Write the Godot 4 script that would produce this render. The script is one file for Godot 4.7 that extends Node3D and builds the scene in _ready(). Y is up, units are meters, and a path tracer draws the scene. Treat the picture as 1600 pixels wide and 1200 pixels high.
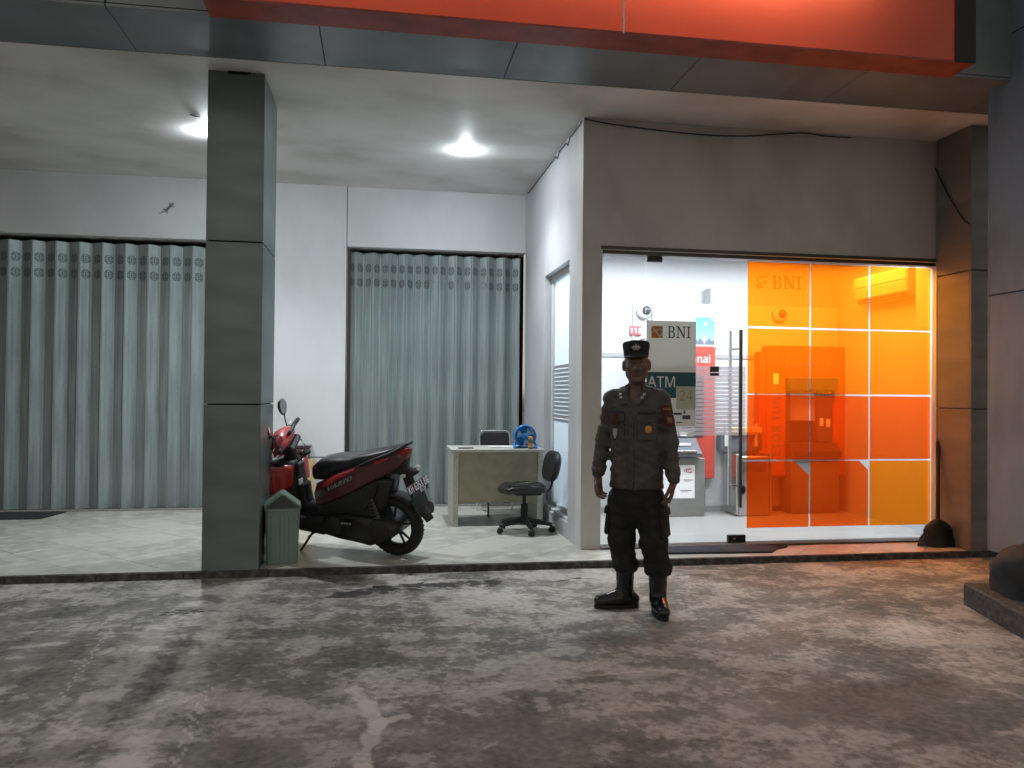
extends Node3D

# a bank front at night: roller gates, an ATM booth, a parked scooter and a policeman
const G := 0.054          # height of the tiled terrace above the car park
const CE := 3.76          # height of the canopy ceiling
const ZB := -9.376        # the shop's back wall
const ZF := -6.6425       # the front of the ATM booth
const ZK := -6.174        # the terrace kerb
var taken := {}
var M := {}
var rng := RandomNumberGenerator.new()
var smooth_id := 1

# ---------------------------------------------------------------- naming
func numbered(parent: Node, called: String) -> String:
	var key := str(parent.get_instance_id()) + called
	if not taken.has(key):
		taken[key] = 0
		return called
	taken[key] += 1
	return "%s_%03d" % [called, taken[key]]

func tag(o: Node, label: String, category := "", group := "", kind := "") -> Node:
	if label != "": o.set_meta("label", label)
	if category != "": o.set_meta("category", category)
	if group != "": o.set_meta("group", group)
	if kind != "": o.set_meta("kind", kind)
	return o

func thing(called: String, label: String, category: String, at := Vector3.ZERO, turn := 0.0, group := "") -> Node3D:
	var o := Node3D.new()
	o.name = numbered(self, called)
	add_child(o, true)
	o.position = at
	o.rotation.y = turn
	tag(o, label, category, group)
	return o

func obj(called: String, st: Variant, m: Material, parent: Node, X := Transform3D.IDENTITY) -> MeshInstance3D:
	var o := MeshInstance3D.new()
	o.name = numbered(parent, called)
	if st is SurfaceTool:
		st.generate_normals()
		o.mesh = st.commit()
	else:
		o.mesh = st
	o.material_override = m
	o.transform = X
	parent.add_child(o, true)
	return o

func struct(called: String, st: Variant, m: Material, label := "") -> MeshInstance3D:
	var o := obj(called, st, m, self)
	tag(o, label, "", "", "structure")
	return o

func group_structure(called: String, label := "") -> Node3D:
	var o := Node3D.new()
	o.name = numbered(self, called)
	add_child(o, true)
	tag(o, label, "", "", "structure")
	return o

# ---------------------------------------------------------------- shapes
func S() -> SurfaceTool:
	var st := SurfaceTool.new()
	st.begin(Mesh.PRIMITIVE_TRIANGLES)
	st.set_smooth_group(-1)
	return st

func soft(st: SurfaceTool) -> void:
	smooth_id += 1
	st.set_smooth_group(smooth_id)

func hard(st: SurfaceTool) -> void:
	st.set_smooth_group(-1)

func tri(st: SurfaceTool, a: Vector3, b: Vector3, c: Vector3, n: Vector3) -> void:
	if (a - c).cross(a - b).dot(n) < 0.0:
		var t := b
		b = c
		c = t
	st.add_vertex(a)
	st.add_vertex(b)
	st.add_vertex(c)

func quad(st: SurfaceTool, a: Vector3, b: Vector3, c: Vector3, d: Vector3, n: Vector3) -> void:
	tri(st, a, b, c, n)
	tri(st, a, c, d, n)

# a rectangle with picture coordinates: a top left, b top right, c bottom right, d bottom left as seen from the front
func sheet(st: SurfaceTool, a: Vector3, b: Vector3, c: Vector3, d: Vector3, u0 := 0.0, v0 := 0.0, u1 := 1.0, v1 := 1.0) -> void:
	var p := [a, b, c, d]
	var uv := [Vector2(u0, v0), Vector2(u1, v0), Vector2(u1, v1), Vector2(u0, v1)]
	for k in [0, 1, 2, 0, 2, 3]:
		st.set_uv(uv[k])
		st.add_vertex(p[k])

# a box with its edges cut off by r
func box(st: SurfaceTool, c: Vector3, s: Vector3, r := 0.0, B := Basis.IDENTITY) -> void:
	var h := s * 0.5
	r = minf(r, minf(h.x, minf(h.y, h.z)) * 0.9)
	var pt := func(axis: int, g: Vector3) -> Vector3:
		var v := Vector3(g.x * (h.x - r), g.y * (h.y - r), g.z * (h.z - r))
		v[axis] = g[axis] * h[axis]
		return c + B * v
	for axis in 3:
		var i := (axis + 1) % 3
		var j := (axis + 2) % 3
		for sg in [-1.0, 1.0]:
			var q := []
			for uv in [[-1.0, -1.0], [1.0, -1.0], [1.0, 1.0], [-1.0, 1.0]]:
				var g := Vector3.ZERO
				g[axis] = sg
				g[i] = uv[0]
				g[j] = uv[1]
				q.append(pt.call(axis, g))
			var n := Vector3.ZERO
			n[axis] = sg
			quad(st, q[0], q[1], q[2], q[3], B * n)
			if r > 0.0:
				for sh in [-1.0, 1.0]:   # the cut between this axis and the next
					var g0 := Vector3.ZERO
					g0[axis] = sg
					g0[i] = sh
					g0[j] = -1.0
					var g1 := g0
					g1[j] = 1.0
					var n2 := g0
					n2[j] = 0.0
					quad(st, pt.call(axis, g0), pt.call(axis, g1), pt.call(i, g1), pt.call(i, g0), B * n2)
	if r > 0.0:
		for k in 8:
			var g := Vector3(1.0 if k & 1 else -1.0, 1.0 if k & 2 else -1.0, 1.0 if k & 4 else -1.0)
			tri(st, pt.call(0, g), pt.call(1, g), pt.call(2, g), B * g)

# a box between two corners
func bx(st: SurfaceTool, x0: float, x1: float, y0: float, y1: float, z0: float, z1: float, r := 0.0) -> void:
	box(st, Vector3((x0 + x1) / 2, (y0 + y1) / 2, (z0 + z1) / 2), Vector3(absf(x1 - x0), absf(y1 - y0), absf(z1 - z0)), r)

func cbox(x0: float, x1: float, y0: float, y1: float, z0: float, z1: float, r := 0.0) -> SurfaceTool:
	var st := S()
	bx(st, x0, x1, y0, y1, z0, z1, r)
	return st

# rings of equal count joined into one skin
func loft(st: SurfaceTool, rings: Array, capped := true, smooth := true) -> void:
	if smooth: soft(st)
	else: hard(st)
	var cs := []
	for ring in rings:
		var c := Vector3.ZERO
		for p in ring: c += p
		cs.append(c / ring.size())
	for k in rings.size() - 1:
		var a = rings[k]
		var b = rings[k + 1]
		var n: int = a.size()
		for i in n:
			var j := (i + 1) % n
			quad(st, a[i], a[j], b[j], b[i], (a[i] + a[j] + b[i] + b[j]) / 4.0 - (cs[k] + cs[k + 1]) / 2.0)
	hard(st)
	if capped:
		for e in [0, rings.size() - 1]:
			var d: Vector3 = cs[e] - cs[1 if e == 0 else e - 1]
			var ring = rings[e]
			for i in ring.size():
				tri(st, cs[e], ring[i], ring[(i + 1) % ring.size()], d)

func tube(st: SurfaceTool, pts: Array, rad: Variant, n := 10, squash := 1.0) -> void:
	var rings := []
	var side := Vector3.ZERO
	for k in pts.size():
		var d: Vector3 = (pts[mini(k + 1, pts.size() - 1)] - pts[maxi(k - 1, 0)]).normalized()
		if side == Vector3.ZERO:
			side = d.cross(Vector3.UP if absf(d.y) < 0.9 else Vector3.RIGHT).normalized()
		side = (side - d * side.dot(d)).normalized()
		var up := d.cross(side)
		var r: float = rad[k] if rad is Array else rad
		var ring := []
		for i in n:
			var a := TAU * i / n
			ring.append(pts[k] + (side * cos(a) + up * sin(a) * squash) * r)
		rings.append(ring)
	loft(st, rings)

func curve(pts: Array, steps := 6) -> Array:
	var out := []
	for k in pts.size() - 1:
		var p0 = pts[maxi(k - 1, 0)]
		var p3 = pts[mini(k + 2, pts.size() - 1)]
		for i in steps:
			out.append(pts[k].cubic_interpolate(pts[k + 1], p0, p3, float(i) / steps))
	out.append(pts[-1])
	return out

# profile of (radius, height) turned about the y axis
func lathe(st: SurfaceTool, prof: Array, n := 24, X := Transform3D.IDENTITY, smooth := true) -> void:
	for k in prof.size() - 1:
		if k == 0 or not smooth: soft(st)
		var a: Vector2 = prof[k]
		var b: Vector2 = prof[k + 1]
		var t := Vector2(b.y - a.y, a.x - b.x)
		for i in n:
			var f := TAU * i / n
			var g := TAU * (i + 1) / n
			var p := [Vector3(a.x * cos(f), a.y, a.x * sin(f)), Vector3(a.x * cos(g), a.y, a.x * sin(g)), Vector3(b.x * cos(g), b.y, b.x * sin(g)), Vector3(b.x * cos(f), b.y, b.x * sin(f))]
			var m := (f + g) / 2.0
			var nn := X.basis * Vector3(t.x * cos(m), t.y, t.x * sin(m))
			for q in 4: p[q] = X * p[q]
			if a.x > 1e-5 and b.x > 1e-5: quad(st, p[0], p[1], p[2], p[3], nn)
			elif a.x > 1e-5: tri(st, p[0], p[1], p[2], nn)
			else: tri(st, p[0], p[2], p[3], nn)
	hard(st)

# torus-like ring round the z axis: profile of (radius, z), closed
func ring_z(st: SurfaceTool, prof: Array, n := 36, at := Vector3.ZERO) -> void:
	soft(st)
	var mid := Vector2.ZERO
	for p in prof: mid += p
	mid /= prof.size()
	for k in prof.size():
		var a: Vector2 = prof[k]
		var b: Vector2 = prof[(k + 1) % prof.size()]
		var o := (a + b) / 2.0 - mid
		for i in n:
			var f := TAU * i / n
			var g := TAU * (i + 1) / n
			var m := (f + g) / 2.0
			quad(st, at + Vector3(a.x * cos(f), a.x * sin(f), a.y), at + Vector3(a.x * cos(g), a.x * sin(g), a.y), at + Vector3(b.x * cos(g), b.x * sin(g), b.y), at + Vector3(b.x * cos(f), b.x * sin(f), b.y), Vector3(o.x * cos(m), o.x * sin(m), o.y))
	hard(st)

func inset(poly: PackedVector2Array, d: float) -> PackedVector2Array:
	var out := PackedVector2Array()
	var sg := -1.0 if Geometry2D.is_polygon_clockwise(poly) else 1.0
	for i in poly.size():
		var e0 := (poly[i] - poly[i - 1]).normalized()
		var e1 := (poly[(i + 1) % poly.size()] - poly[i]).normalized()
		var n := (Vector2(-e0.y, e0.x) + Vector2(-e1.y, e1.x)) * sg
		if n.length() < 0.01: n = Vector2(-e1.y, e1.x) * sg
		n = n.normalized()
		out.append(poly[i] + n * d / maxf(0.5, absf(n.dot(Vector2(-e1.y, e1.x)))))
	return out

# an outline in x and y, pulled out along z from z0 to z1; bevel rounds its front and back edges
func prism(st: SurfaceTool, poly: PackedVector2Array, z0: float, z1: float, bevel := 0.0, X := Transform3D.IDENTITY) -> void:
	var inner := inset(poly, bevel) if bevel > 0.0 else poly
	var ids := Geometry2D.triangulate_polygon(inner)
	for f in [[z0, -1.0], [z1, 1.0]]:
		for k in range(0, ids.size(), 3):
			tri(st, X * Vector3(inner[ids[k]].x, inner[ids[k]].y, f[0]), X * Vector3(inner[ids[k + 1]].x, inner[ids[k + 1]].y, f[0]), X * Vector3(inner[ids[k + 2]].x, inner[ids[k + 2]].y, f[0]), X.basis * Vector3(0, 0, f[1]))
	var sg := -1.0 if Geometry2D.is_polygon_clockwise(poly) else 1.0
	for i in poly.size():
		var j := (i + 1) % poly.size()
		var e := (poly[j] - poly[i]).normalized()
		var n := X.basis * Vector3(e.y, -e.x, 0) * sg
		quad(st, X * Vector3(poly[i].x, poly[i].y, z0 + bevel), X * Vector3(poly[j].x, poly[j].y, z0 + bevel), X * Vector3(poly[j].x, poly[j].y, z1 - bevel), X * Vector3(poly[i].x, poly[i].y, z1 - bevel), n)
		if bevel > 0.0:
			for f in [[z0, z0 + bevel, -1.0], [z1, z1 - bevel, 1.0]]:
				quad(st, X * Vector3(poly[i].x, poly[i].y, f[1]), X * Vector3(poly[j].x, poly[j].y, f[1]), X * Vector3(inner[j].x, inner[j].y, f[0]), X * Vector3(inner[i].x, inner[i].y, f[0]), n + X.basis * Vector3(0, 0, f[2]))

# a body panel: outline in x and y with a half width at every point, rounded at the rim
func shell(st: SurfaceTool, pts: Array, round_off := 0.015, sides := [-1.0, 1.0]) -> void:
	var poly := PackedVector2Array()
	for p in pts: poly.append(Vector2(p.x, p.y))
	var inner := inset(poly, round_off)
	var ids := Geometry2D.triangulate_polygon(inner)
	if ids.is_empty():
		inner = poly
		ids = Geometry2D.triangulate_polygon(inner)
	soft(st)
	for sg in sides:
		for k in range(0, ids.size(), 3):
			var t := []
			for q in 3: t.append(Vector3(inner[ids[k + q]].x, inner[ids[k + q]].y, sg * pts[ids[k + q]].z))
			tri(st, t[0], t[1], t[2], Vector3(0, 0, sg))
	var cw := -1.0 if Geometry2D.is_polygon_clockwise(poly) else 1.0
	for i in poly.size():
		var j := (i + 1) % poly.size()
		var e := (poly[j] - poly[i]).normalized()
		var n := Vector3(e.y, -e.x, 0) * cw
		var a := Vector3(poly[i].x, poly[i].y, pts[i].z - round_off)
		var b := Vector3(poly[j].x, poly[j].y, pts[j].z - round_off)
		var flip := Vector3(1, 1, -1)
		for sg in sides:
			var f := Vector3(1, 1, sg)
			quad(st, a * f, b * f, Vector3(inner[j].x, inner[j].y, pts[j].z) * f, Vector3(inner[i].x, inner[i].y, pts[i].z) * f, n + Vector3(0, 0, sg))
		if sides.size() == 2: quad(st, a, b, b * flip, a * flip, n)
	hard(st)

func sphere(st: SurfaceTool, c: Vector3, r: Vector3, n := 16) -> void:
	var prof := []
	for k in n / 2 + 1:
		var a := PI * k / (n / 2) - PI / 2
		prof.append(Vector2(cos(a) if k > 0 and k < n / 2 else 0.0, sin(a)))
	lathe(st, prof, n, Transform3D(Basis.from_scale(r), c))

func rounded(w: float, h: float, r: float, n := 4, c := Vector2.ZERO) -> PackedVector2Array:
	var p := PackedVector2Array()
	for q in 4:
		var m := Vector2((w / 2 - r) * (1 if q == 0 or q == 3 else -1), (h / 2 - r) * (1 if q < 2 else -1))
		for k in n + 1:
			var a := PI / 2 * (q + float(k) / n)
			p.append(c + m + Vector2(cos(a), sin(a)) * r)
	return p

func lettering(called: String, words: String, high: float, m: Material, parent: Node, X: Transform3D, font := "Droid Sans", bold := false, deep := 0.002) -> MeshInstance3D:
	var t := TextMesh.new()
	var f := SystemFont.new()
	f.font_names = PackedStringArray([font])
	if bold: f.font_weight = 700
	t.font = f
	t.font_size = 64
	t.pixel_size = high / 46.0
	t.depth = deep
	t.curve_step = 2.0
	t.text = words
	return obj(called, t, m, parent, X)

# ---------------------------------------------------------------- materials
func lin(r: float, g: float, b: float, a := 1.0) -> Color:
	var c := Color(r, g, b).linear_to_srgb()
	c.a = a
	return c

func mat(called: String, c: Color, rough := 0.6, metal := 0.0, spec := 0.5) -> StandardMaterial3D:
	var m := StandardMaterial3D.new()
	m.resource_name = called
	m.albedo_color = c
	m.roughness = rough
	m.metallic = metal
	m.metallic_specular = spec
	M[called] = m
	return m

func noise_map(id: int, freq: float, ramp: Array, size := 512, octaves := 5, kind := FastNoiseLite.TYPE_SIMPLEX_SMOOTH) -> NoiseTexture2D:
	var n := FastNoiseLite.new()
	n.seed = id
	n.noise_type = kind
	n.frequency = freq
	n.fractal_octaves = octaves
	var t := NoiseTexture2D.new()
	t.width = size
	t.height = size
	t.seamless = true
	t.noise = n
	if ramp.size():
		var g := Gradient.new()
		var offs := PackedFloat32Array()
		var cols := PackedColorArray()
		for r in ramp:
			offs.append(r[0])
			cols.append(r[1])
		g.offsets = offs
		g.colors = cols
		t.color_ramp = g
	return t

# a surface whose colour drifts between the tones of a ramp; tile is the size of the pattern in metres
func drift(called: String, id: int, freq: float, ramp: Array, tile: Vector3, rough := 0.7, relief := 0.0, metal := 0.0) -> StandardMaterial3D:
	var m := mat(called, Color.WHITE, rough, metal)
	m.albedo_texture = noise_map(id, freq, ramp)
	m.uv1_triplanar = true
	m.uv1_world_triplanar = true
	m.uv1_scale = Vector3.ONE / tile
	if relief > 0.0:
		m.heightmap_enabled = true
		m.heightmap_scale = relief
		m.heightmap_texture = noise_map(id + 50, freq * 6.0, [])
	return m

func lamp_mat(called: String, c: Color, energy: float) -> StandardMaterial3D:
	var m := mat(called, Color(0.9, 0.9, 0.9))
	m.emission_enabled = true
	m.emission = c
	m.emission_energy_multiplier = energy
	return m

func picture(called: String, im: Image, rough := 0.5) -> StandardMaterial3D:
	var m := mat(called, Color.WHITE, rough)
	m.albedo_texture = ImageTexture.create_from_image(im)
	return m

func ramp2(a: Color, b: Color, c: Color) -> Array:
	return [[0.2, a], [0.5, b], [0.8, c]]

# ---------------------------------------------------------------- bodies from distance fields
# prim: [kind, a, b, ra, rb, blend, flatten]; kind "c" tapered capsule, "e" ellipsoid (b = radii), "-e" ellipsoid cut away
func field_mesh(out: Array, prims: Array, lo: Vector3, hi: Vector3, cell: float, wrinkle := 0.0, wrinkle_size := Vector3.ONE, cuts := []) -> void:
	var nx := int((hi.x - lo.x) / cell) + 2
	var ny := int((hi.y - lo.y) / cell) + 2
	var nz := int((hi.z - lo.z) / cell) + 2
	var f := PackedFloat32Array()
	f.resize(nx * ny * nz)
	f.fill(0.5)
	for p in prims:
		var kind: String = p[0]
		var a: Vector3 = p[1]
		var b: Vector3 = p[2]
		var ra: float = p[3]
		var rb: float = p[4]
		var k: float = p[5]
		var fl: float = p[6] if p.size() > 6 else 1.0
		var reach := k + cell * 3.0
		var l: Vector3
		var u: Vector3
		if kind == "c":
			var r := maxf(ra, rb) + reach
			l = a.min(b) - Vector3(r, r, r)
			u = a.max(b) + Vector3(r, r, r)
		else:
			l = a - b - Vector3.ONE * reach
			u = a + b + Vector3.ONE * reach
		var i0 := clampi(int((l.x - lo.x) / cell), 0, nx - 1)
		var i1 := clampi(int((u.x - lo.x) / cell) + 1, 0, nx - 1)
		var j0 := clampi(int((l.y - lo.y) / cell), 0, ny - 1)
		var j1 := clampi(int((u.y - lo.y) / cell) + 1, 0, ny - 1)
		var k0 := clampi(int((l.z - lo.z) / cell), 0, nz - 1)
		var k1 := clampi(int((u.z - lo.z) / cell) + 1, 0, nz - 1)
		var ab := b - a
		ab.z *= fl
		var l2 := maxf(ab.length_squared(), 1e-9)
		for z in range(k0, k1 + 1):
			for y in range(j0, j1 + 1):
				var at := (z * ny + y) * nx
				for x in range(i0, i1 + 1):
					var q := lo + Vector3(x, y, z) * cell
					var d: float
					if kind == "c":
						var v := q - a
						v.z *= fl
						var t := clampf(v.dot(ab) / l2, 0.0, 1.0)
						d = (v - ab * t).length() - lerpf(ra, rb, t)
					else:
						var v2 := (q - a) / b
						var g := (v2 / b).length()
						var s := v2.length()
						d = s * (s - 1.0) / maxf(g, 1e-6)
					var was := f[at + x]
					if kind == "-e":
						var h := maxf(k - absf(was + d), 0.0) / k
						f[at + x] = maxf(was, -d) + h * h * k * 0.25
					else:
						var h2 := maxf(k - absf(was - d), 0.0) / k
						f[at + x] = minf(was, d) - h2 * h2 * k * 0.25
	var noise := FastNoiseLite.new()
	noise.seed = 7
	noise.frequency = 1.0
	noise.fractal_octaves = 2
	if wrinkle > 0.0 or cuts.size():
		for z in nz:
			for y in ny:
				for x in nx:
					var at2 := (z * ny + y) * nx + x
					var w := f[at2]
					var q2 := lo + Vector3(x, y, z) * cell
					if wrinkle > 0.0 and absf(w) < cell * 4.0:
						var s2 := q2 / wrinkle_size
						w += (absf(noise.get_noise_3d(s2.x + s2.y * 0.35, s2.y, s2.z)) - 0.25) * wrinkle
					for c in cuts:
						w = maxf(w, (q2 - c[0]).dot(c[1]))
					f[at2] = w
	# surface nets
	var V: PackedVector3Array = out[0]
	var I: PackedInt32Array = out[1]
	var where := {}
	for z in nz - 1:
		for y in ny - 1:
			for x in nx - 1:
				var o := (z * ny + y) * nx + x
				var inside := 0
				var v := [f[o], f[o + 1], f[o + nx], f[o + nx + 1], f[o + nx * ny], f[o + nx * ny + 1], f[o + nx * ny + nx], f[o + nx * ny + nx + 1]]
				for q in 8:
					if v[q] < 0.0: inside += 1
				if inside == 0 or inside == 8: continue
				var sum := Vector3.ZERO
				var cnt := 0
				for e in EDGES:
					var va: float = v[e[0]]
					var vb: float = v[e[1]]
					if (va < 0.0) != (vb < 0.0):
						var t2 := va / (va - vb)
						var pa := Vector3(e[0] & 1, (e[0] >> 1) & 1, e[0] >> 2)
						var pb := Vector3(e[1] & 1, (e[1] >> 1) & 1, e[1] >> 2)
						sum += pa.lerp(pb, t2)
						cnt += 1
				where[o] = V.size()
				V.append(lo + (Vector3(x, y, z) + sum / cnt) * cell)
	var step := [1, nx, nx * ny]
	for o in where:
		for axis in 3:
			var oa: int = o + step[axis]
			if oa >= f.size() or (f[o] < 0.0) == (f[oa] < 0.0): continue
			var s1: int = step[(axis + 1) % 3]
			var s2b: int = step[(axis + 2) % 3]
			if not (where.has(o - s1) and where.has(o - s2b) and where.has(o - s1 - s2b)): continue
			var qd := [where[o], where[o - s1], where[o - s1 - s2b], where[o - s2b]]
			if f[o] < 0.0: qd.reverse()
			I.append_array(PackedInt32Array([qd[0], qd[1], qd[2], qd[0], qd[2], qd[3]]))
	out[0] = V
	out[1] = I

const EDGES := [[0, 1], [2, 3], [4, 5], [6, 7], [0, 2], [1, 3], [4, 6], [5, 7], [0, 4], [1, 5], [2, 6], [3, 7]]

func field_commit(out: Array) -> ArrayMesh:
	var V: PackedVector3Array = out[0]
	var I: PackedInt32Array = out[1]
	var N := PackedVector3Array()
	N.resize(V.size())
	for k in range(0, I.size(), 3):
		var n := (V[I[k]] - V[I[k + 2]]).cross(V[I[k]] - V[I[k + 1]])
		for q in 3: N[I[k + q]] += n
	for k in N.size(): N[k] = N[k].normalized()
	var arr := []
	arr.resize(Mesh.ARRAY_MAX)
	arr[Mesh.ARRAY_VERTEX] = V
	arr[Mesh.ARRAY_NORMAL] = N
	arr[Mesh.ARRAY_INDEX] = I
	var mesh := ArrayMesh.new()
	mesh.add_surface_from_arrays(Mesh.PRIMITIVE_TRIANGLES, arr)
	return mesh

# ---------------------------------------------------------------- the scene
func _ready() -> void:
	rng.seed = 4611
	# camera: at chest height in the car park, turned 9.4 degrees to the right of square on to the shops
	var cam := Camera3D.new()
	cam.name = "camera"
	cam.fov = 51.386
	cam.near = 0.05
	cam.far = 200.0
	var pitch := 0.01218
	var yaw := 0.16458
	var roll := 0.0090
	var fw := Vector3(sin(yaw) * cos(pitch), sin(pitch), -cos(yaw) * cos(pitch))
	var r0 := Vector3(cos(yaw), 0, sin(yaw))
	var u0 := r0.cross(fw)
	cam.transform = Transform3D(Basis(r0 * cos(roll) + u0 * sin(roll), u0 * cos(roll) - r0 * sin(roll), -fw), Vector3(0, 1.38, 0))
	add_child(cam)
	# the sky: night over a lit town
	var we := WorldEnvironment.new()
	we.name = "environment"
	var env := Environment.new()
	env.background_mode = Environment.BG_SKY
	var sky := Sky.new()
	var sm := ProceduralSkyMaterial.new()
	sm.sky_top_color = lin(0.31, 0.30, 0.285)
	sm.sky_horizon_color = lin(0.58, 0.54, 0.49)
	sm.sky_curve = 0.2
	sm.ground_horizon_color = lin(0.15, 0.135, 0.12)
	sm.ground_bottom_color = lin(0.03, 0.03, 0.03)
	sm.sun_angle_max = 1.0
	sky.sky_material = sm
	env.sky = sky
	env.background_energy_multiplier = 1.0
	env.tonemap_mode = Environment.TONE_MAPPER_LINEAR
	env.tonemap_exposure = 1.0
	env.sdfgi_enabled = true
	env.ssao_enabled = true
	env.ssil_enabled = true
	we.environment = env
	add_child(we)

	make_materials()
	make_ground()
	make_terrace()
	make_building()
	make_booth()
	make_pillars()
	make_sign()
	make_gates()
	make_lamps()
	make_scooter()
	make_person()
	make_furniture()
	make_machines()
	make_small_things()

func make_materials() -> void:
	drift("wall_paint", 11, 0.006, ramp2(lin(0.60, 0.605, 0.615), lin(0.64, 0.645, 0.655), lin(0.665, 0.67, 0.68)), Vector3(2.6, 3.4, 2.6), 0.55, 0.02)
	drift("dimmed_wall_paint", 35, 0.006, ramp2(lin(0.44, 0.445, 0.455), lin(0.48, 0.485, 0.495), lin(0.50, 0.505, 0.515)), Vector3(2.6, 3.4, 2.6), 0.55, 0.02)  # copy of the wall paint, darkened to hold down the near lamp's hot spot
	drift("dirty_paint", 12, 0.005, ramp2(lin(0.49, 0.48, 0.445), lin(0.55, 0.54, 0.505), lin(0.59, 0.58, 0.55)), Vector3(2.2, 3.0, 2.2), 0.6, 0.02)
	drift("ceiling_paint", 13, 0.004, [[0.2, lin(0.56, 0.55, 0.525)], [0.4, lin(0.65, 0.64, 0.62)], [0.6, lin(0.71, 0.70, 0.685)], [0.85, lin(0.75, 0.74, 0.73)]], Vector3(3.1, 3.1, 2.3), 0.6)
	drift("cladding", 14, 0.004, ramp2(lin(0.15, 0.18, 0.175), lin(0.172, 0.204, 0.20), lin(0.20, 0.232, 0.228)), Vector3(2.7, 0.7, 2.7), 0.34, 0.0, 0.6)
	drift("shaded_cladding", 34, 0.004, ramp2(lin(0.15, 0.145, 0.138), lin(0.175, 0.17, 0.162), lin(0.20, 0.195, 0.185)), Vector3(2.7, 0.7, 2.7), 0.36, 0.0, 0.0)  # cladding recoloured for the right pillar, shade of the near column put into it
	drift("soffit_cladding", 15, 0.004, ramp2(lin(0.15, 0.175, 0.185), lin(0.19, 0.215, 0.225), lin(0.23, 0.25, 0.26)), Vector3(2, 2, 2), 0.4, 0.0, 0.3)
	drift("column_cladding", 16, 0.004, ramp2(lin(0.135, 0.17, 0.21), lin(0.165, 0.20, 0.245), lin(0.19, 0.23, 0.28)), Vector3(1.2, 2.4, 1.2), 0.6, 0.0, 0.0)
	drift("sign_face", 17, 0.004, ramp2(lin(0.60, 0.115, 0.055), lin(0.64, 0.125, 0.06), lin(0.68, 0.135, 0.065)), Vector3(3, 2, 3), 0.32)
	drift("sign_side", 18, 0.01, ramp2(lin(0.22, 0.035, 0.022), lin(0.30, 0.045, 0.028), lin(0.36, 0.06, 0.035)), Vector3(1.6, 1.6, 1.6), 0.5)
	drift("kerb_stone", 19, 0.02, ramp2(lin(0.035, 0.032, 0.028), lin(0.06, 0.055, 0.048), lin(0.12, 0.11, 0.095)), Vector3(0.9, 0.9, 0.9), 0.7, 0.1)
	for k in 3:
		drift("floor_tile_%d" % k, 20 + k, 0.012, ramp2(lin(0.535, 0.515, 0.455).darkened(0.06 * k), lin(0.57, 0.55, 0.485).darkened(0.05 * k), lin(0.595, 0.575, 0.51)), Vector3(1.3, 1.3, 1.3), 0.30)
	drift("grout", 24, 0.02, ramp2(lin(0.18, 0.17, 0.155), lin(0.24, 0.23, 0.21), lin(0.30, 0.29, 0.27)), Vector3(0.5, 0.5, 0.5), 0.9)
	drift("desk_board", 25, 0.012, ramp2(lin(0.29, 0.275, 0.185), lin(0.32, 0.30, 0.205), lin(0.35, 0.33, 0.235)), Vector3(1.1, 1.1, 1.1), 0.55)
	drift("desk_edge", 26, 0.02, ramp2(lin(0.40, 0.39, 0.34), lin(0.46, 0.45, 0.40), lin(0.49, 0.48, 0.44)), Vector3(0.6, 0.6, 0.6), 0.5)
	drift("shirt_cloth", 27, 0.01, ramp2(lin(0.046, 0.042, 0.037), lin(0.063, 0.058, 0.051), lin(0.08, 0.074, 0.066)), Vector3(0.6, 0.6, 0.6), 0.75, 0.06)
	drift("trouser_cloth", 28, 0.01, ramp2(lin(0.008, 0.008, 0.009), lin(0.012, 0.012, 0.013), lin(0.016, 0.016, 0.017)), Vector3(0.6, 0.6, 0.6), 0.9, 0.05)
	drift("skin", 29, 0.012, ramp2(lin(0.11, 0.055, 0.037), lin(0.14, 0.071, 0.047), lin(0.17, 0.088, 0.06)), Vector3(0.3, 0.3, 0.3), 0.5)
	drift("rubber_mat", 30, 0.02, ramp2(lin(0.018, 0.018, 0.022), lin(0.028, 0.028, 0.032), lin(0.045, 0.045, 0.05)), Vector3(0.3, 0.3, 0.3), 0.95, 0.25)
	drift("machine_white", 31, 0.006, ramp2(lin(0.135, 0.135, 0.127), lin(0.148, 0.148, 0.139), lin(0.16, 0.16, 0.15)), Vector3(1, 1, 1), 0.4)
	drift("dark_block", 32, 0.02, ramp2(lin(0.035, 0.034, 0.032), lin(0.055, 0.053, 0.05), lin(0.10, 0.096, 0.09)), Vector3(0.6, 0.6, 0.6), 0.8, 0.3)
	drift("timber", 33, 0.01, ramp2(lin(0.40, 0.27, 0.11), lin(0.50, 0.35, 0.16), lin(0.55, 0.40, 0.20)), Vector3(0.5, 1.6, 0.5), 0.6)
	mat("booth_wall", lin(0.37, 0.38, 0.395), 0.4)
	mat("booth_panel", lin(0.41, 0.42, 0.43), 0.3)
	mat("booth_floor", lin(0.27, 0.265, 0.25), 0.3)
	mat("booth_trim", lin(0.25, 0.255, 0.26), 0.3)
	mat("black_plastic", lin(0.014, 0.014, 0.015), 0.45)
	mat("matt_black", lin(0.02, 0.02, 0.021), 0.8)
	mat("black_vinyl", lin(0.016, 0.016, 0.018), 0.35)
	mat("tyre_rubber", lin(0.012, 0.012, 0.012), 0.8)
	mat("boot_leather", lin(0.01, 0.01, 0.011), 0.18)
	mat("dark_gap", lin(0.012, 0.012, 0.012), 0.9)
	mat("bronze_frame", lin(0.075, 0.062, 0.05), 0.4, 0.4)
	mat("white_frame", lin(0.56, 0.57, 0.58), 0.35)
	mat("steel", lin(0.52, 0.51, 0.49), 0.22, 1.0)
	mat("dark_steel", lin(0.13, 0.125, 0.12), 0.3, 0.9)
	mat("chrome", lin(0.75, 0.75, 0.75), 0.08, 1.0)
	mat("mirror_glass", lin(0.55, 0.6, 0.62), 0.05, 1.0)
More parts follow.
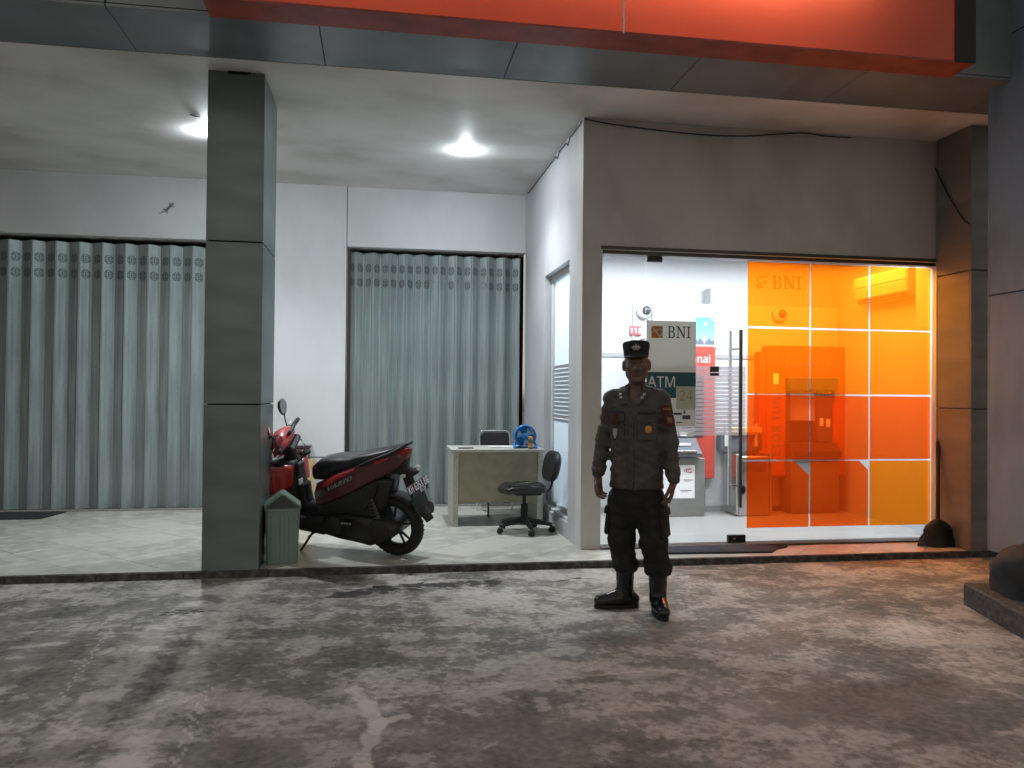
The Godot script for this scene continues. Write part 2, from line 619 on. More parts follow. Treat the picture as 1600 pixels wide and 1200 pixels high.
	mat("red_plastic", lin(0.42, 0.012, 0.012), 0.16).clearcoat_enabled = true
	mat("deep_red_plastic", lin(0.075, 0.005, 0.007), 0.22).clearcoat_enabled = true
	mat("lens_red", lin(0.28, 0.01, 0.01), 0.08)
	mat("lens_white", lin(0.6, 0.6, 0.6), 0.1)
	mat("white_ink", lin(0.75, 0.75, 0.75), 0.5)
	mat("silver_ink", lin(0.40, 0.40, 0.40), 0.3, 0.6)
	mat("navy_plate", lin(0.012, 0.016, 0.03), 0.4)
	mat("bin_green", lin(0.20, 0.27, 0.23), 0.45)
	mat("bin_lid", lin(0.045, 0.06, 0.055), 0.5)
	mat("fan_blue", lin(0.02, 0.20, 0.52), 0.25)
	mat("fan_blade", lin(0.50, 0.66, 0.78), 0.2)
	mat("bottle_brown", lin(0.16, 0.07, 0.02), 0.15)
	mat("gold", lin(0.50, 0.30, 0.10), 0.4, 0.2)
	mat("paper", lin(0.72, 0.72, 0.70), 0.7)
	mat("bank_teal", lin(0.012, 0.085, 0.10), 0.4)
	mat("machine_red", lin(0.40, 0.036, 0.02), 0.35)
	mat("machine_orange", lin(0.38, 0.10, 0.035), 0.35)
	mat("machine_grey", lin(0.06, 0.065, 0.08), 0.4)
	mat("machine_dark", lin(0.025, 0.025, 0.028), 0.3)
	mat("screen_glass", lin(0.30, 0.30, 0.32), 0.1)
	mat("button_pale", lin(0.7, 0.7, 0.66), 0.4)
	mat("appliance_white", lin(0.36, 0.36, 0.35), 0.35)
	mat("hair_black", lin(0.008, 0.007, 0.007), 0.6)
	mat("cap_cloth", lin(0.012, 0.012, 0.014), 0.8)
	mat("emblem_silver", lin(0.45, 0.44, 0.40), 0.35, 0.4)
	mat("badge_gold", lin(0.60, 0.27, 0.05), 0.35, 0.3)
	mat("patch_red", lin(0.085, 0.014, 0.012), 0.8)
	mat("patch_gold", lin(0.24, 0.11, 0.04), 0.8)
	mat("patch_dark", lin(0.03, 0.028, 0.026), 0.8)
	mat("lip", lin(0.20, 0.075, 0.06), 0.45)
	mat("eye_white", lin(0.45, 0.42, 0.40), 0.2)
	mat("cable", lin(0.02, 0.02, 0.02), 0.6)
	mat("gecko_skin", lin(0.16, 0.15, 0.13), 0.7)
	mat("led_red", lin(0.30, 0.05, 0.06), 0.4)
	mat("plain_white", lin(0.40, 0.405, 0.415), 0.5)
	mat("poster_frame", lin(0.36, 0.375, 0.39), 0.15)
	# glass and films
	var g := mat("clear_glass", Color(0.92, 0.97, 0.96, 0.05), 0.0)
	g.transparency = BaseMaterial3D.TRANSPARENCY_ALPHA
	for f in [["film_amber", Color(1.0, 0.315, 0.018)], ["film_orange", Color(1.0, 0.185, 0.024)], ["film_ochre", Color(1.0, 0.33, 0.022)]]:
		var c: Color = f[1].linear_to_srgb()
		c.a = 0.03
		var fm := mat(f[0], c, 0.0)
		fm.refraction_enabled = true
		fm.refraction_scale = 0.0
		fm.backlight_enabled = true
		fm.backlight = Color(f[1].r * 0.25, f[1].g * 0.25, f[1].b * 0.25).linear_to_srgb()
	for nm in ["sign_face", "sign_side"]:
		M[nm].backlight_enabled = true
		M[nm].backlight = Color(0.9, 0.9, 0.9) if nm == "sign_face" else Color(0.12, 0.12, 0.12)
	var fr := mat("frosted_glass", Color(0.84, 0.87, 0.88), 0.25)
	fr.backlight_enabled = true
	fr.backlight = Color(0.85, 0.88, 0.9)
	for nm in [["board_white", lin(0.80, 0.80, 0.78)], ["board_teal", lin(0.010, 0.075, 0.09)], ["board_pale", lin(0.50, 0.56, 0.46)]]:
		var bm := mat(nm[0], nm[1], 0.4)
		if nm[0] != "board_teal":
			bm.backlight_enabled = true
			bm.backlight = Color(0.60, 0.60, 0.575)
	var band := mat("frost_band", Color(0.80, 0.76, 0.77, 0.50), 0.5)
	band.backlight_enabled = true
	band.backlight = Color(0.62, 0.59, 0.60)
	band.transparency = BaseMaterial3D.TRANSPARENCY_ALPHA
	lamp_mat("bulb_glow", Color(0.95, 0.98, 1.0), 25.0)
	lamp_mat("tube_glow", Color(0.94, 0.98, 1.0), 3.0)
	lamp_mat("digit_glow", Color(1.0, 0.25, 0.25), 0.5)
	lamp_mat("panel_glow", Color(1.0, 0.95, 0.85), 6.0)
	make_slat_pictures()

# ---------------------------------------------------------------- ground
func grey(seed_id: int, freq: float, w: int, h: int, octaves := 5, warp := 0.0) -> PackedByteArray:
	var n := FastNoiseLite.new()
	n.seed = seed_id
	n.frequency = freq
	n.fractal_octaves = octaves
	n.fractal_gain = 0.62
	if warp > 0.0:
		n.domain_warp_enabled = true
		n.domain_warp_amplitude = warp
		n.domain_warp_frequency = freq * 1.7
		n.domain_warp_fractal_octaves = 4
	var im := n.get_seamless_image(w, h)
	im.convert(Image.FORMAT_L8)
	return im.get_data()

# a soft-edged stroke on a float map of metres: x, z of its points, half width and strength
func stroke(map: PackedFloat32Array, pts: Array, half: float, strength: float, W: int, H: int, wobble: PackedByteArray) -> void:
	var px := W / 11.0
	for k in pts.size() - 1:
		var a: Vector2 = (pts[k] - Vector2(-4.5, -6.3)) * px
		var b: Vector2 = (pts[k + 1] - Vector2(-4.5, -6.3)) * px
		var r := half * px
		for y in range(maxi(0, int(minf(a.y, b.y) - r * 2)), mini(H, int(maxf(a.y, b.y) + r * 2))):
			for x in range(maxi(0, int(minf(a.x, b.x) - r * 2)), mini(W, int(maxf(a.x, b.x) + r * 2))):
				var p := Vector2(x, y)
				var t := clampf((p - a).dot(b - a) / maxf((b - a).length_squared(), 1.0), 0, 1)
				var d := (p - a.lerp(b, t)).length() / r
				var e := smoothstep(1.0, 0.55, d + (wobble[y * W + x] / 255.0 - 0.5) * 2.2)
				if e > 0.0: map[y * W + x] += e * strength

func make_ground() -> void:
	var W := 2048
	var H := 1024
	var big := grey(101, 0.0035, W, H, 4)
	var mid := grey(102, 0.011, W, H, 7, 45.0)
	var fine := grey(103, 0.09, W, H, 3)
	var rough := grey(105, 0.030, W, H, 6, 20.0)
	var n := FastNoiseLite.new()   # scraped streaks, drawn out along the front
	n.seed = 104
	n.frequency = 0.02
	n.fractal_octaves = 5
	var si := n.get_seamless_image(W / 2, H)
	si.convert(Image.FORMAT_L8)
	si.resize(W, H, Image.INTERPOLATE_CUBIC)
	var streak := si.get_data()
	var ai := n.get_seamless_image(W, H / 8)   # wheel-worn lanes that run in to the terrace
	ai.convert(Image.FORMAT_L8)
	ai.resize(W, H, Image.INTERPOLATE_CUBIC)
	var along := ai.get_data()
	var extra := PackedFloat32Array()
	extra.resize(W * H)
	# what marks this floor: a pale spill, an old wet patch, wheel tracks, chipped lines
	stroke(extra, [Vector2(-0.10, -2.6), Vector2(-0.06, -3.0), Vector2(0.01, -3.38), Vector2(-0.05, -3.62), Vector2(-0.12, -3.8)], 0.04, 0.19, W, H, rough)
	stroke(extra, [Vector2(0.0, -3.4), Vector2(0.13, -3.45)], 0.03, 0.2, W, H, rough)
	stroke(extra, [Vector2(0.72, -3.45), Vector2(0.73, -3.56)], 0.035, 0.16, W, H, fine)
	stroke(extra, [Vector2(-0.25, -5.55), Vector2(0.05, -5.72), Vector2(0.30, -5.77), Vector2(0.8, -5.77)], 0.09, -0.17, W, H, rough)
	stroke(extra, [Vector2(0.1, -5.62), Vector2(0.38, -5.80)], 0.09, -0.10, W, H, rough)
	stroke(extra, [Vector2(-1.26, -5.25), Vector2(-1.12, -5.28)], 0.05, -0.10, W, H, fine)
	stroke(extra, [Vector2(-0.62, -4.6), Vector2(-0.80, -4.62)], 0.035, 0.14, W, H, fine)
	stroke(extra, [Vector2(-1.92, -4.66), Vector2(-1.70, -4.7)], 0.035, 0.14, W, H, fine)
	stroke(extra, [Vector2(-0.9, -5.9), Vector2(-0.9, -4.6), Vector2(-0.92, -3.2), Vector2(-0.95, -2.4)], 0.09, 0.09, W, H, rough)
	stroke(extra, [Vector2(-1.25, -4.9), Vector2(-1.22, -3.9), Vector2(-1.2, -3.0)], 0.12, 0.09, W, H, rough)
	stroke(extra, [Vector2(-1.05, -4.7), Vector2(-1.04, -3.9)], 0.10, -0.03, W, H, rough)
	for k in 26:
		var t := k / 25.0
		var c := Vector2(-1.52, -4.95).lerp(Vector2(-1.40, -3.9), t) + Vector2(sin(k * 2.3) * 0.012, 0)
		stroke(extra, [c, c + Vector2(0.004, 0.02)], 0.008, 0.15, W, H, fine)
	for k in 30:
		var t := k / 29.0
		var c := Vector2(-0.78, -3.95).lerp(Vector2(-0.72, -2.9), t) + Vector2(sin(k * 1.7) * 0.02, 0)
		stroke(extra, [c, c + Vector2(0.006, 0.02)], 0.009, 0.13, W, H, fine)
	stroke(extra, [Vector2(1.32, -5.78), Vector2(1.5, -5.86), Vector2(1.62, -5.78)], 0.02, -0.10, W, H, fine)
	stroke(extra, [Vector2(1.42, -5.9), Vector2(1.5, -5.8)], 0.02, -0.10, W, H, fine)
	stroke(extra, [Vector2(2.9, -4.6), Vector2(3.1, -4.3), Vector2(3.0, -3.6)], 0.2, 0.05, W, H, rough)
	stroke(extra, [Vector2(-0.1, -3.66), Vector2(0.35, -3.70), Vector2(0.8, -3.80), Vector2(1.3, -3.84)], 0.010, 0.09, W, H, rough)
	# where the floor is scrubbed paler or stays dark: x, z, reach in x and z, amount
	var zone := PackedFloat32Array()
	zone.resize(W / 16 * H / 16)
	for q in [[0.9, -4.9, 1.0, 0.55, 0.05], [1.1, -3.9, 0.8, 0.22, 0.045], [1.5, -3.05, 0.32, 0.35, 0.07], [3.0, -4.1, 0.6, 0.5, 0.06], [-1.0, -3.5, 0.5, 0.28, 0.055], [-0.3, -3.95, 0.35, 0.35, 0.04], [0.0, -6.0, 3.0, 0.25, 0.045],
		[0.5, -3.1, 0.42, 0.36, -0.085], [2.2, -3.35, 0.65, 0.55, -0.09], [2.0, -4.4, 0.55, 0.35, -0.055], [-1.75, -4.5, 0.6, 0.45, -0.06], [-0.55, -3.22, 0.32, 0.13, -0.09], [-1.05, -4.4, 0.22, 0.35, -0.07], [3.6, -5.3, 0.9, 0.5, -0.04]]:
		for y in H / 16:
			for x in W / 16:
				var dx: float = (x * 16.0 / W * 11.0 - 4.5 - q[0]) / q[2]
				var dz: float = (y * 16.0 / H * 5.5 - 6.3 - q[1]) / q[3]
				zone[y * (W / 16) + x] += q[4] * exp(-(dx * dx + dz * dz))
	var bytes := PackedByteArray()
	bytes.resize(W * H * 3)
	for y in H:
		for x in W:
			var i := y * W + x
			var b := big[i] / 255.0
			var m := mid[i] / 255.0
			var s := streak[i] / 255.0
			var f := fine[i] / 255.0
			var r := rough[i] / 255.0
			var field := b * 0.20 + m * 0.27 + s * 0.21 + r * 0.32 + (f - 0.5) * 0.10 + zone[(y / 16) * (W / 16) + x / 16]
			var worn := smoothstep(0.515, 0.545, field) * 0.55 + smoothstep(0.44, 0.64, field) * 0.45
			var spot := smoothstep(0.60, 0.66, m * 0.45 + f * 0.3 + r * 0.25)
			var film := smoothstep(0.35, 0.7, s * 0.6 + m * 0.4)
			var lane := (along[i] / 255.0 - 0.5) * 0.16 * smoothstep(1300.0, 500.0, float(x))
			var v := 0.178 + lane + 0.12 * (b - 0.45) + film * 0.055 + worn * (0.15 + 0.13 * (f - 0.5)) - spot * 0.05 + extra[i] * 1.25 + (f - 0.5) * 0.14 - smoothstep(0.80, 0.86, f * 0.7 + r * 0.3) * 0.07
			v = clampf(v * 1.08, 0.06, 0.58)
			var pale := clampf((v - 0.1) * 3.0, 0.0, 1.0)
			v = pow(v, 1.0 / 2.2) * 255.0
			bytes[i * 3] = mini(255, int(v * lerpf(1.0, 1.0, pale)))
			bytes[i * 3 + 1] = mini(255, int(v * lerpf(0.98, 0.975, pale)))
			bytes[i * 3 + 2] = mini(255, int(v * lerpf(0.92, 0.94, pale)))
	var im := Image.create_from_data(W, H, false, Image.FORMAT_RGB8, bytes)
	var m2 := picture("car_park_concrete", im, 0.62)
	var grain := noise_map(60, 0.08, [], 512, 4)
	m2.roughness_texture = noise_map(61, 0.01, [[0.3, Color(0.62, 0.62, 0.62)], [0.7, Color(1, 1, 1)]])
	m2.roughness = 0.95
	m2.metallic_specular = 0.22
	m2.heightmap_enabled = true
	m2.heightmap_scale = 0.25
	m2.heightmap_texture = grain
	# one sheet to the horizon; the picture covers 11 x 5.5 m and repeats beyond it
	var st := S()
	var xs := [-60.0, -4.5, 6.5, 60.0]
	var zs := [-60.0, -6.3, -0.8, 60.0]
	for a in 3:
		for c in 3:
			sheet(st, Vector3(xs[a], 0, zs[c]), Vector3(xs[a + 1], 0, zs[c]), Vector3(xs[a + 1], 0, zs[c + 1]), Vector3(xs[a], 0, zs[c + 1]),
				(xs[a] + 4.5) / 11.0, (zs[c] + 6.3) / 5.5, (xs[a + 1] + 4.5) / 11.0, (zs[c + 1] + 6.3) / 5.5)
	struct("ground", st, m2, "stained grey concrete of the car park")

func make_terrace() -> void:
	var root := group_structure("terrace", "pale tiled terrace one low step above the car park")
	obj("bed", cbox(-8, 5.6, -0.05, G - 0.006, ZK - 0.02, ZB - 0.5), M.grout, root)
	# the dark edge, laid in lengths
	var x := -8.0
	while x < 5.5:
		var w := 0.6 if x + 0.6 < 5.5 else 5.6 - x
		obj("kerb_stone", cbox(x + 0.001, x + w - 0.001, -0.02, G + 0.001, ZK - 0.03, ZK + rng.randf_range(-0.004, 0.004), 0.006), M.kerb_stone, root)
		x += 0.6
	# square tiles laid corner to corner
	var t := 0.42
	var c := t / sqrt(2.0)
	var area := PackedVector2Array([Vector2(-5.4, ZB - 0.2), Vector2(5.05, ZB - 0.2), Vector2(5.05, ZK - 0.032), Vector2(-5.4, ZK - 0.032)])
	var cx := 1.27
	var cz := -6.42 - c
	for a in range(-40, 41):
		for b in range(-40, 41):
			var p := Vector2(cx + (a - b) * c, cz + (a + b) * c)
			if p.x < -5.8 or p.x > 5.5 or p.y < ZB - 0.5 or p.y > ZK + 0.3: continue
			if p.x > 2.1 and p.y < -7.1: continue
			var h := c - 0.0034
			var cut := Geometry2D.intersect_polygons(PackedVector2Array([p + Vector2(h, 0), p + Vector2(0, h), p - Vector2(h, 0), p - Vector2(0, h)]), area)
			if cut.is_empty(): continue
			var reach := Rect2(cut[0][0], Vector2.ZERO)
			for v in cut[0]: reach = reach.expand(v)
			if minf(reach.size.x, reach.size.y) < 0.02: continue
			var st := S()
			var lift := rng.randf_range(-0.0006, 0.0006)
			prism(st, cut[0], 0.0, 0.012, 0.0012, Transform3D(Basis(Vector3(1, 0, 0), Vector3(0, 0, 1), Vector3(0, 1, 0)), Vector3(0, G - 0.012 + lift, 0)))
			obj("tile", st, M["floor_tile_%d" % rng.randi_range(0, 2)], root)

# ---------------------------------------------------------------- building
func make_building() -> void:
	var b := thing("bank_building", "white painted bank front with roller gates under a deep canopy", "building", Vector3.ZERO)
	obj("wall", cbox(-8.0, -4.9, G - 0.05, CE, ZB, ZB - 0.3), M.wall_paint, b)
	obj("lintel", cbox(-4.9, -1.6, 3.075, CE, ZB, ZB - 0.3, 0.004), M.wall_paint, b)
	obj("pier", cbox(-1.6, -0.392, G - 0.05, CE, ZB + 0.0, ZB - 0.3, 0.004), M.wall_paint, b)
	obj("lintel", cbox(-0.386, 1.72, 3.065, CE, ZB - 0.012, ZB - 0.3, 0.004), M.wall_paint, b)
	# pockets behind the gates and their floor sills
	obj("gate_recess", cbox(-4.9, -1.6, G, 3.6, ZB - 0.36, ZB - 0.42), M.dark_gap, b)
	obj("gate_recess", cbox(-0.39, 1.75, G, 3.6, ZB - 0.36, ZB - 0.42), M.dark_gap, b)
	obj("sill", cbox(-4.9, -1.6, G - 0.02, G + 0.012, ZB + 0.02, ZB - 0.35, 0.003), M.grout, b)
	obj("sill", cbox(-0.39, 1.70, G - 0.02, G + 0.012, ZB + 0.02, ZB - 0.35, 0.003), M.grout, b)
	# a shallow crack line along the pier, with the hairline moulding at desk height
	obj("groove", cbox(-1.18, -0.56, 0.632, 0.640, ZB + 0.003, ZB - 0.01), M.dark_gap, b)
	# canopy: ceiling, cladding below the fascia, the fascia
	obj("ceiling", cbox(-8.0, 5.7, CE, CE + 0.16, -5.945, ZB - 0.3), M.ceiling_paint, b)
	obj("canopy_core", cbox(-8.0, 5.7, CE + 0.03, 5.3, -5.31, -5.94), M.dark_gap, b)
	var joints := [-8.0, -6.9, -5.6, -4.3, -3.0, -1.706, -0.413, 0.9, 2.214, 3.498, 4.8, 5.7]
	for k in joints.size() - 1:
		obj("soffit_panel", cbox(joints[k] + 0.003, joints[k + 1] - 0.003, CE + 0.002, CE + 0.024, -5.275, -5.938, 0.002), M.soffit_cladding, b)
		obj("fascia_panel", cbox(joints[k] + 0.005, joints[k + 1] - 0.005, CE + 0.028, 5.3, -5.275, -5.30, 0.002), M.soffit_cladding, b)
	obj("roof", cbox(-8.0, 5.7, 5.3, 5.4, -5.27, -10.0), M.dark_gap, b)
	obj("upper_wall", cbox(-8.0, 5.7, CE + 0.17, 5.3, ZB, ZB - 0.3), M.dark_gap, b)
	# side walls that close the bay
	obj("end_wall", cbox(-8.2, -8.0, G - 0.05, 5.3, -5.95, ZB - 0.3), M.wall_paint, b)

func make_booth() -> void:
	var b := thing("atm_booth", "glazed ATM booth with an orange filmed window beside the terrace", "ATM booth", Vector3.ZERO)
	var X0 := 1.708
	var X1 := 5.098
	# left side wall with its window opening: z from -8.24 to -7.13, y from 0.25 to 2.62
	obj("side_wall", cbox(X0, X0 + 0.17, G - 0.04, CE, ZF - 0.001, -7.13, 0.004), M.dimmed_wall_paint, b)
	obj("side_wall", cbox(X0, X0 + 0.17, G - 0.04, CE, -8.24, ZB + 0.001, 0.002), M.dimmed_wall_paint, b)
	obj("side_wall", cbox(X0 + 0.0004, X0 + 0.1704, 2.62, CE, -7.131, -8.239), M.dimmed_wall_paint, b)
	obj("side_wall", cbox(X0 + 0.0004, X0 + 0.1704, G - 0.04, 0.20, -7.131, -8.239), M.dimmed_wall_paint, b)
	# front: a lintel and two jambs, a shade dirtier than the lit side
	obj("front_wall", cbox(X0 - 0.001, X1, 2.632, CE, ZF, ZF - 0.2, 0.003), M.dirty_paint, b)
	obj("front_jamb", cbox(X0 - 0.001, 1.885, G - 0.04, 2.632, ZF, ZF - 0.2, 0.003), M.dirty_paint, b)
	# the inside
	obj("floor", cbox(1.87, 5.35, G - 0.04, G + 0.003, ZF - 0.13, -8.9), M.booth_floor, b)
	obj("inner_ceiling", cbox(1.87, 5.45, 2.95, 3.05, ZF - 0.2, -8.9), M.booth_wall, b)
	obj("back_wall", cbox(1.87, 5.45, G, 3.0, -8.77, -8.87), M.booth_wall, b)
	obj("wall_panel", cbox(1.88, 5.31, G, 2.42, -8.62, -8.769, 0.003), M.booth_panel, b)
	obj("panel_rail", cbox(1.88, 5.31, 1.80, 1.85, -8.608, -8.6205, 0.004), M.booth_trim, b)
	obj("skirting", cbox(1.88, 5.31, G, 0.13, -8.606, -8.6205, 0.002), M.booth_trim, b)
	obj("wall_post", cbox(2.79, 2.815, 1.85, 2.42, -8.60, -8.6195, 0.003), M.booth_trim, b)
	obj("wall_post", cbox(3.02, 3.035, 1.85, 2.42, -8.60, -8.6195, 0.003), M.booth_trim, b)
	obj("right_wall", cbox(5.31, 5.45, G, 3.0, ZF - 0.2, -8.88), M.booth_wall, b)
	obj("right_return", cbox(5.12, 5.32, G, 2.98, -6.79, -6.985, 0.003), M.booth_wall, b)
	obj("right_wall_outer", cbox(5.10, 5.46, G, CE, ZF - 0.02, ZF - 0.14), M.dirty_paint, b)
	# frame round the front opening
	obj("head_frame", cbox(1.885, X1, 2.602, 2.632, ZF - 0.03, -6.775, 0.003), M.bronze_frame, b)
	obj("head_strip", cbox(1.87, X1, 2.634, 2.662, ZF + 0.012, ZF + 0.001, 0.002), M.bronze_frame, b)
	obj("jamb_frame", cbox(1.885, 1.905, G, 2.602, -6.72, -6.77, 0.003), M.steel, b)
	obj("jamb_frame", cbox(5.108, 5.14, G, 2.602, ZF - 0.03, -6.775, 0.003), M.bronze_frame, b)
	obj("threshold", cbox(1.885, 5.11, G - 0.03, G + 0.016, ZF + 0.03, -6.775, 0.004), M.bronze_frame, b)
	# panes
	obj("pane", cbox(1.905, 2.306, G + 0.016, 2.602, -6.736, -6.746), M.clear_glass, b)
	var door := obj("door", cbox(2.310, 3.250, G + 0.02, 2.598, -6.736, -6.746), M.clear_glass, b)
	for k in 17:
		var y := 1.642 - k * 0.0368
		var hh := 0.034 if k < 3 else 0.0285
		obj("frosted_strip", cbox(2.312, 3.248, y - hh, y, -6.7335, -6.7355), M.frost_band, door)
	for z in [[-6.665, -6.73], [-6.815, -6.75]]:
		var st := S()
		tube(st, [Vector3(3.135 + (0.032 if z[0] > -6.7 else 0.0), 0.39, z[0]), Vector3(3.135 + (0.032 if z[0] > -6.7 else 0.0), 1.968, z[0])], 0.0165, 14)
		for y in [0.58, 1.80]:
			tube(st, [Vector3(3.135 + (0.032 if z[0] > -6.7 else 0.0), y, z[0]), Vector3(3.135, y, z[1])], 0.009, 10)
		obj("handle", st, M.dark_steel if z[0] > -6.7 else M.steel, door)
	# the bank's board on the door
	var bd := obj("sign_panel", cbox(2.312, 2.768, 1.106, 2.036, -6.718, -6.7330, 0.001), M.board_white, door)
	obj("band", cbox(2.3122, 2.7678, 1.458, 1.583, -6.7165, -6.7179), M.board_teal, door)
	obj("band", cbox(2.3122, 2.585, 1.355, 1.4578, -6.7165, -6.7179), M.board_teal, door)
	obj("picture_field", cbox(2.587, 2.766, 1.254, 1.456, -6.7167, -6.7179), M.board_pale, door)
	lettering("lettering", "BNI", 0.118, M.board_teal, door, Transform3D(Basis.from_scale(Vector3(0.76, 0.88, 1)), Vector3(2.610, 1.935, -6.7165)), "Droid Serif")
	lettering("lettering", "ATM", 0.096, M.white_ink, door, Transform3D(Basis.IDENTITY, Vector3(2.455, 1.495, -6.7155)))
	lettering("lettering", "24", 0.085, M.gold, door, Transform3D(Basis.IDENTITY, Vector3(2.677, 1.375, -6.7160)))
	obj("logo", bank_logo(0.105), M.logo_picture, door, Transform3D(Basis.IDENTITY, Vector3(2.405, 1.935, -6.7165)))
	for q in [[2.565, 1.216, 0.075, 0.020], [2.645, 1.186, 0.075, 0.036], [2.655, 1.232, 0.018, 0.026], [2.59, 1.14, 0.05, 0.010]]:
		obj("printed_mark", cbox(q[0], q[0] + q[2], q[1] - q[3] / 2, q[1] + q[3] / 2, -6.7168, -6.7179), M.machine_grey, door)
	obj("corner_fitting", cbox(3.085, 3.252, G + 0.018, 0.135, -6.722, -6.760, 0.004), M.black_plastic, door)
	obj("corner_fitting", cbox(2.315, 2.455, 2.555, 2.600, -6.722, -6.760, 0.004), M.black_plastic, door)
	var lk := S()
	sphere(lk, Vector3(3.19, 0.545, -6.665), Vector3(0.028, 0.04, 0.02), 14)
	obj("lock", lk, M.black_plastic, door)
	obj("keyhole_plate", cbox(3.125, 3.155, 0.098, 0.110, -6.719, -6.7225, 0.001), M.steel, door)
	obj("sticker", cbox(2.908, 2.992, 1.590, 1.640, -6.7305, -6.7330), M.bronze_frame, door)
	obj("sticker", cbox(2.908, 2.992, 1.556, 1.582, -6.7305, -6.7330), M.bronze_frame, door)
	# the fixed window and its twelve squares of film, two of them peeling at a corner
	var win := obj("window", cbox(3.256, 5.106, G + 0.016, 2.602, -6.736, -6.746), M.clear_glass, b)
	var cols := [[3.264, 3.864], [3.879, 4.456], [4.471, 5.092]]
	var rows := [[2.005, 2.592], [1.402, 1.990], [0.806, 1.387], [0.196, 0.791]]
	for r in 4:
		for c in 3:
			var l: float = cols[c][0] + rng.randf_range(-0.002, 0.002)
			var h: float = cols[c][1] + rng.randf_range(-0.002, 0.002)
			var d: float = rows[r][0] + rng.randf_range(-0.003, 0.003)
			var u: float = rows[r][1] + rng.randf_range(-0.002, 0.002)
			var poly := PackedVector2Array([Vector2(l, d), Vector2(h, d), Vector2(h, u), Vector2(l, u)])
			if r == 3 and c == 0: poly = PackedVector2Array([Vector2(l, d), Vector2(h, d), Vector2(h, u - 0.125), Vector2(h - 0.135, u), Vector2(l, u)])
			if r == 3 and c == 1: poly = PackedVector2Array([Vector2(l, d), Vector2(h, d), Vector2(h, u - 0.085), Vector2(h - 0.09, u), Vector2(l, u)])
			var st := S()
			prism(st, poly, -6.7345, -6.7335)
			obj("film_square", st, M.film_amber if r < 2 else (M.film_ochre if c == 2 and r == 3 else M.film_orange), win)
	# side window: white frame set back in the wall, frosted pane, a band of clear lines
	var sw := obj("side_window", cbox(X0 + 0.10, X0 + 0.112, 0.27, 2.55, -7.14, -8.20), M.frosted_glass, b)
	for f in [[0.20, 0.27, -7.131, -8.239], [2.55, 2.62, -7.131, -8.239], [0.27, 2.55, -8.17, -8.239], [0.27, 2.55, -7.131, -7.19]]:
		obj("frame", cbox(X0 + 0.075, X0 + 0.13, f[0], f[1], f[2], f[3], 0.005), M.white_frame, sw)
	obj("sill_bar", cbox(X0 + 0.02, X0 + 0.075, 0.2005, 0.228, -7.1315, -8.2385, 0.004), M.white_frame, sw)
	for k in 14:
		obj("frosted_strip", cbox(X0 + 0.0975, X0 + 0.0995, 1.10 + k * 0.042, 1.128 + k * 0.042, -7.20, -8.16), M.booth_trim, sw)
	# lettering on the back wall
	lettering("letters", "BNI", 0.155, M.machine_grey, b, Transform3D(Basis.IDENTITY, Vector3(4.74, 2.72, -8.765)), "Droid Serif", false, 0.012)
	obj("logo", bank_logo(0.15), M.logo_picture, b, Transform3D(Basis.IDENTITY, Vector3(4.43, 2.72, -8.762)))

func bank_logo(s: float) -> SurfaceTool:
	var st := S()
	sheet(st, Vector3(-s / 2, s / 2, 0), Vector3(s / 2, s / 2, 0), Vector3(s / 2, -s / 2, 0), Vector3(-s / 2, -s / 2, 0))
	return st

func clad_pillar(called: String, label: String, x0: float, x1: float, z0: float, z1: float, y0: float, y1: float, joints: Array, m: Material) -> Node3D:
	var p := thing(called, label, "pillar", Vector3.ZERO)
	obj("core", cbox(x0 + 0.022, x1 - 0.022, y0, y1, z0 - 0.022, z1 + 0.022), M.dark_gap, p)
	var ys := [y0] + joints + [y1]
	for k in ys.size() - 1:
		var a: float = ys[k] + (0.004 if k > 0 else 0.0)
		var c: float = ys[k + 1] - (0.004 if k < ys.size() - 2 else 0.0)
		obj("panel", cbox(x0, x1, a, c, z0, z0 - 0.02, 0.003), m, p)
		obj("panel", cbox(x0, x1, a, c, z1, z1 + 0.02, 0.003), m, p)
		obj("panel", cbox(x0, x0 + 0.02, a, c, z0 - 0.0205, z1 + 0.0205, 0.003), m, p)
		obj("panel", cbox(x1 - 0.02, x1, a, c, z0 - 0.0205, z1 + 0.0205, 0.003), m, p)
	return p

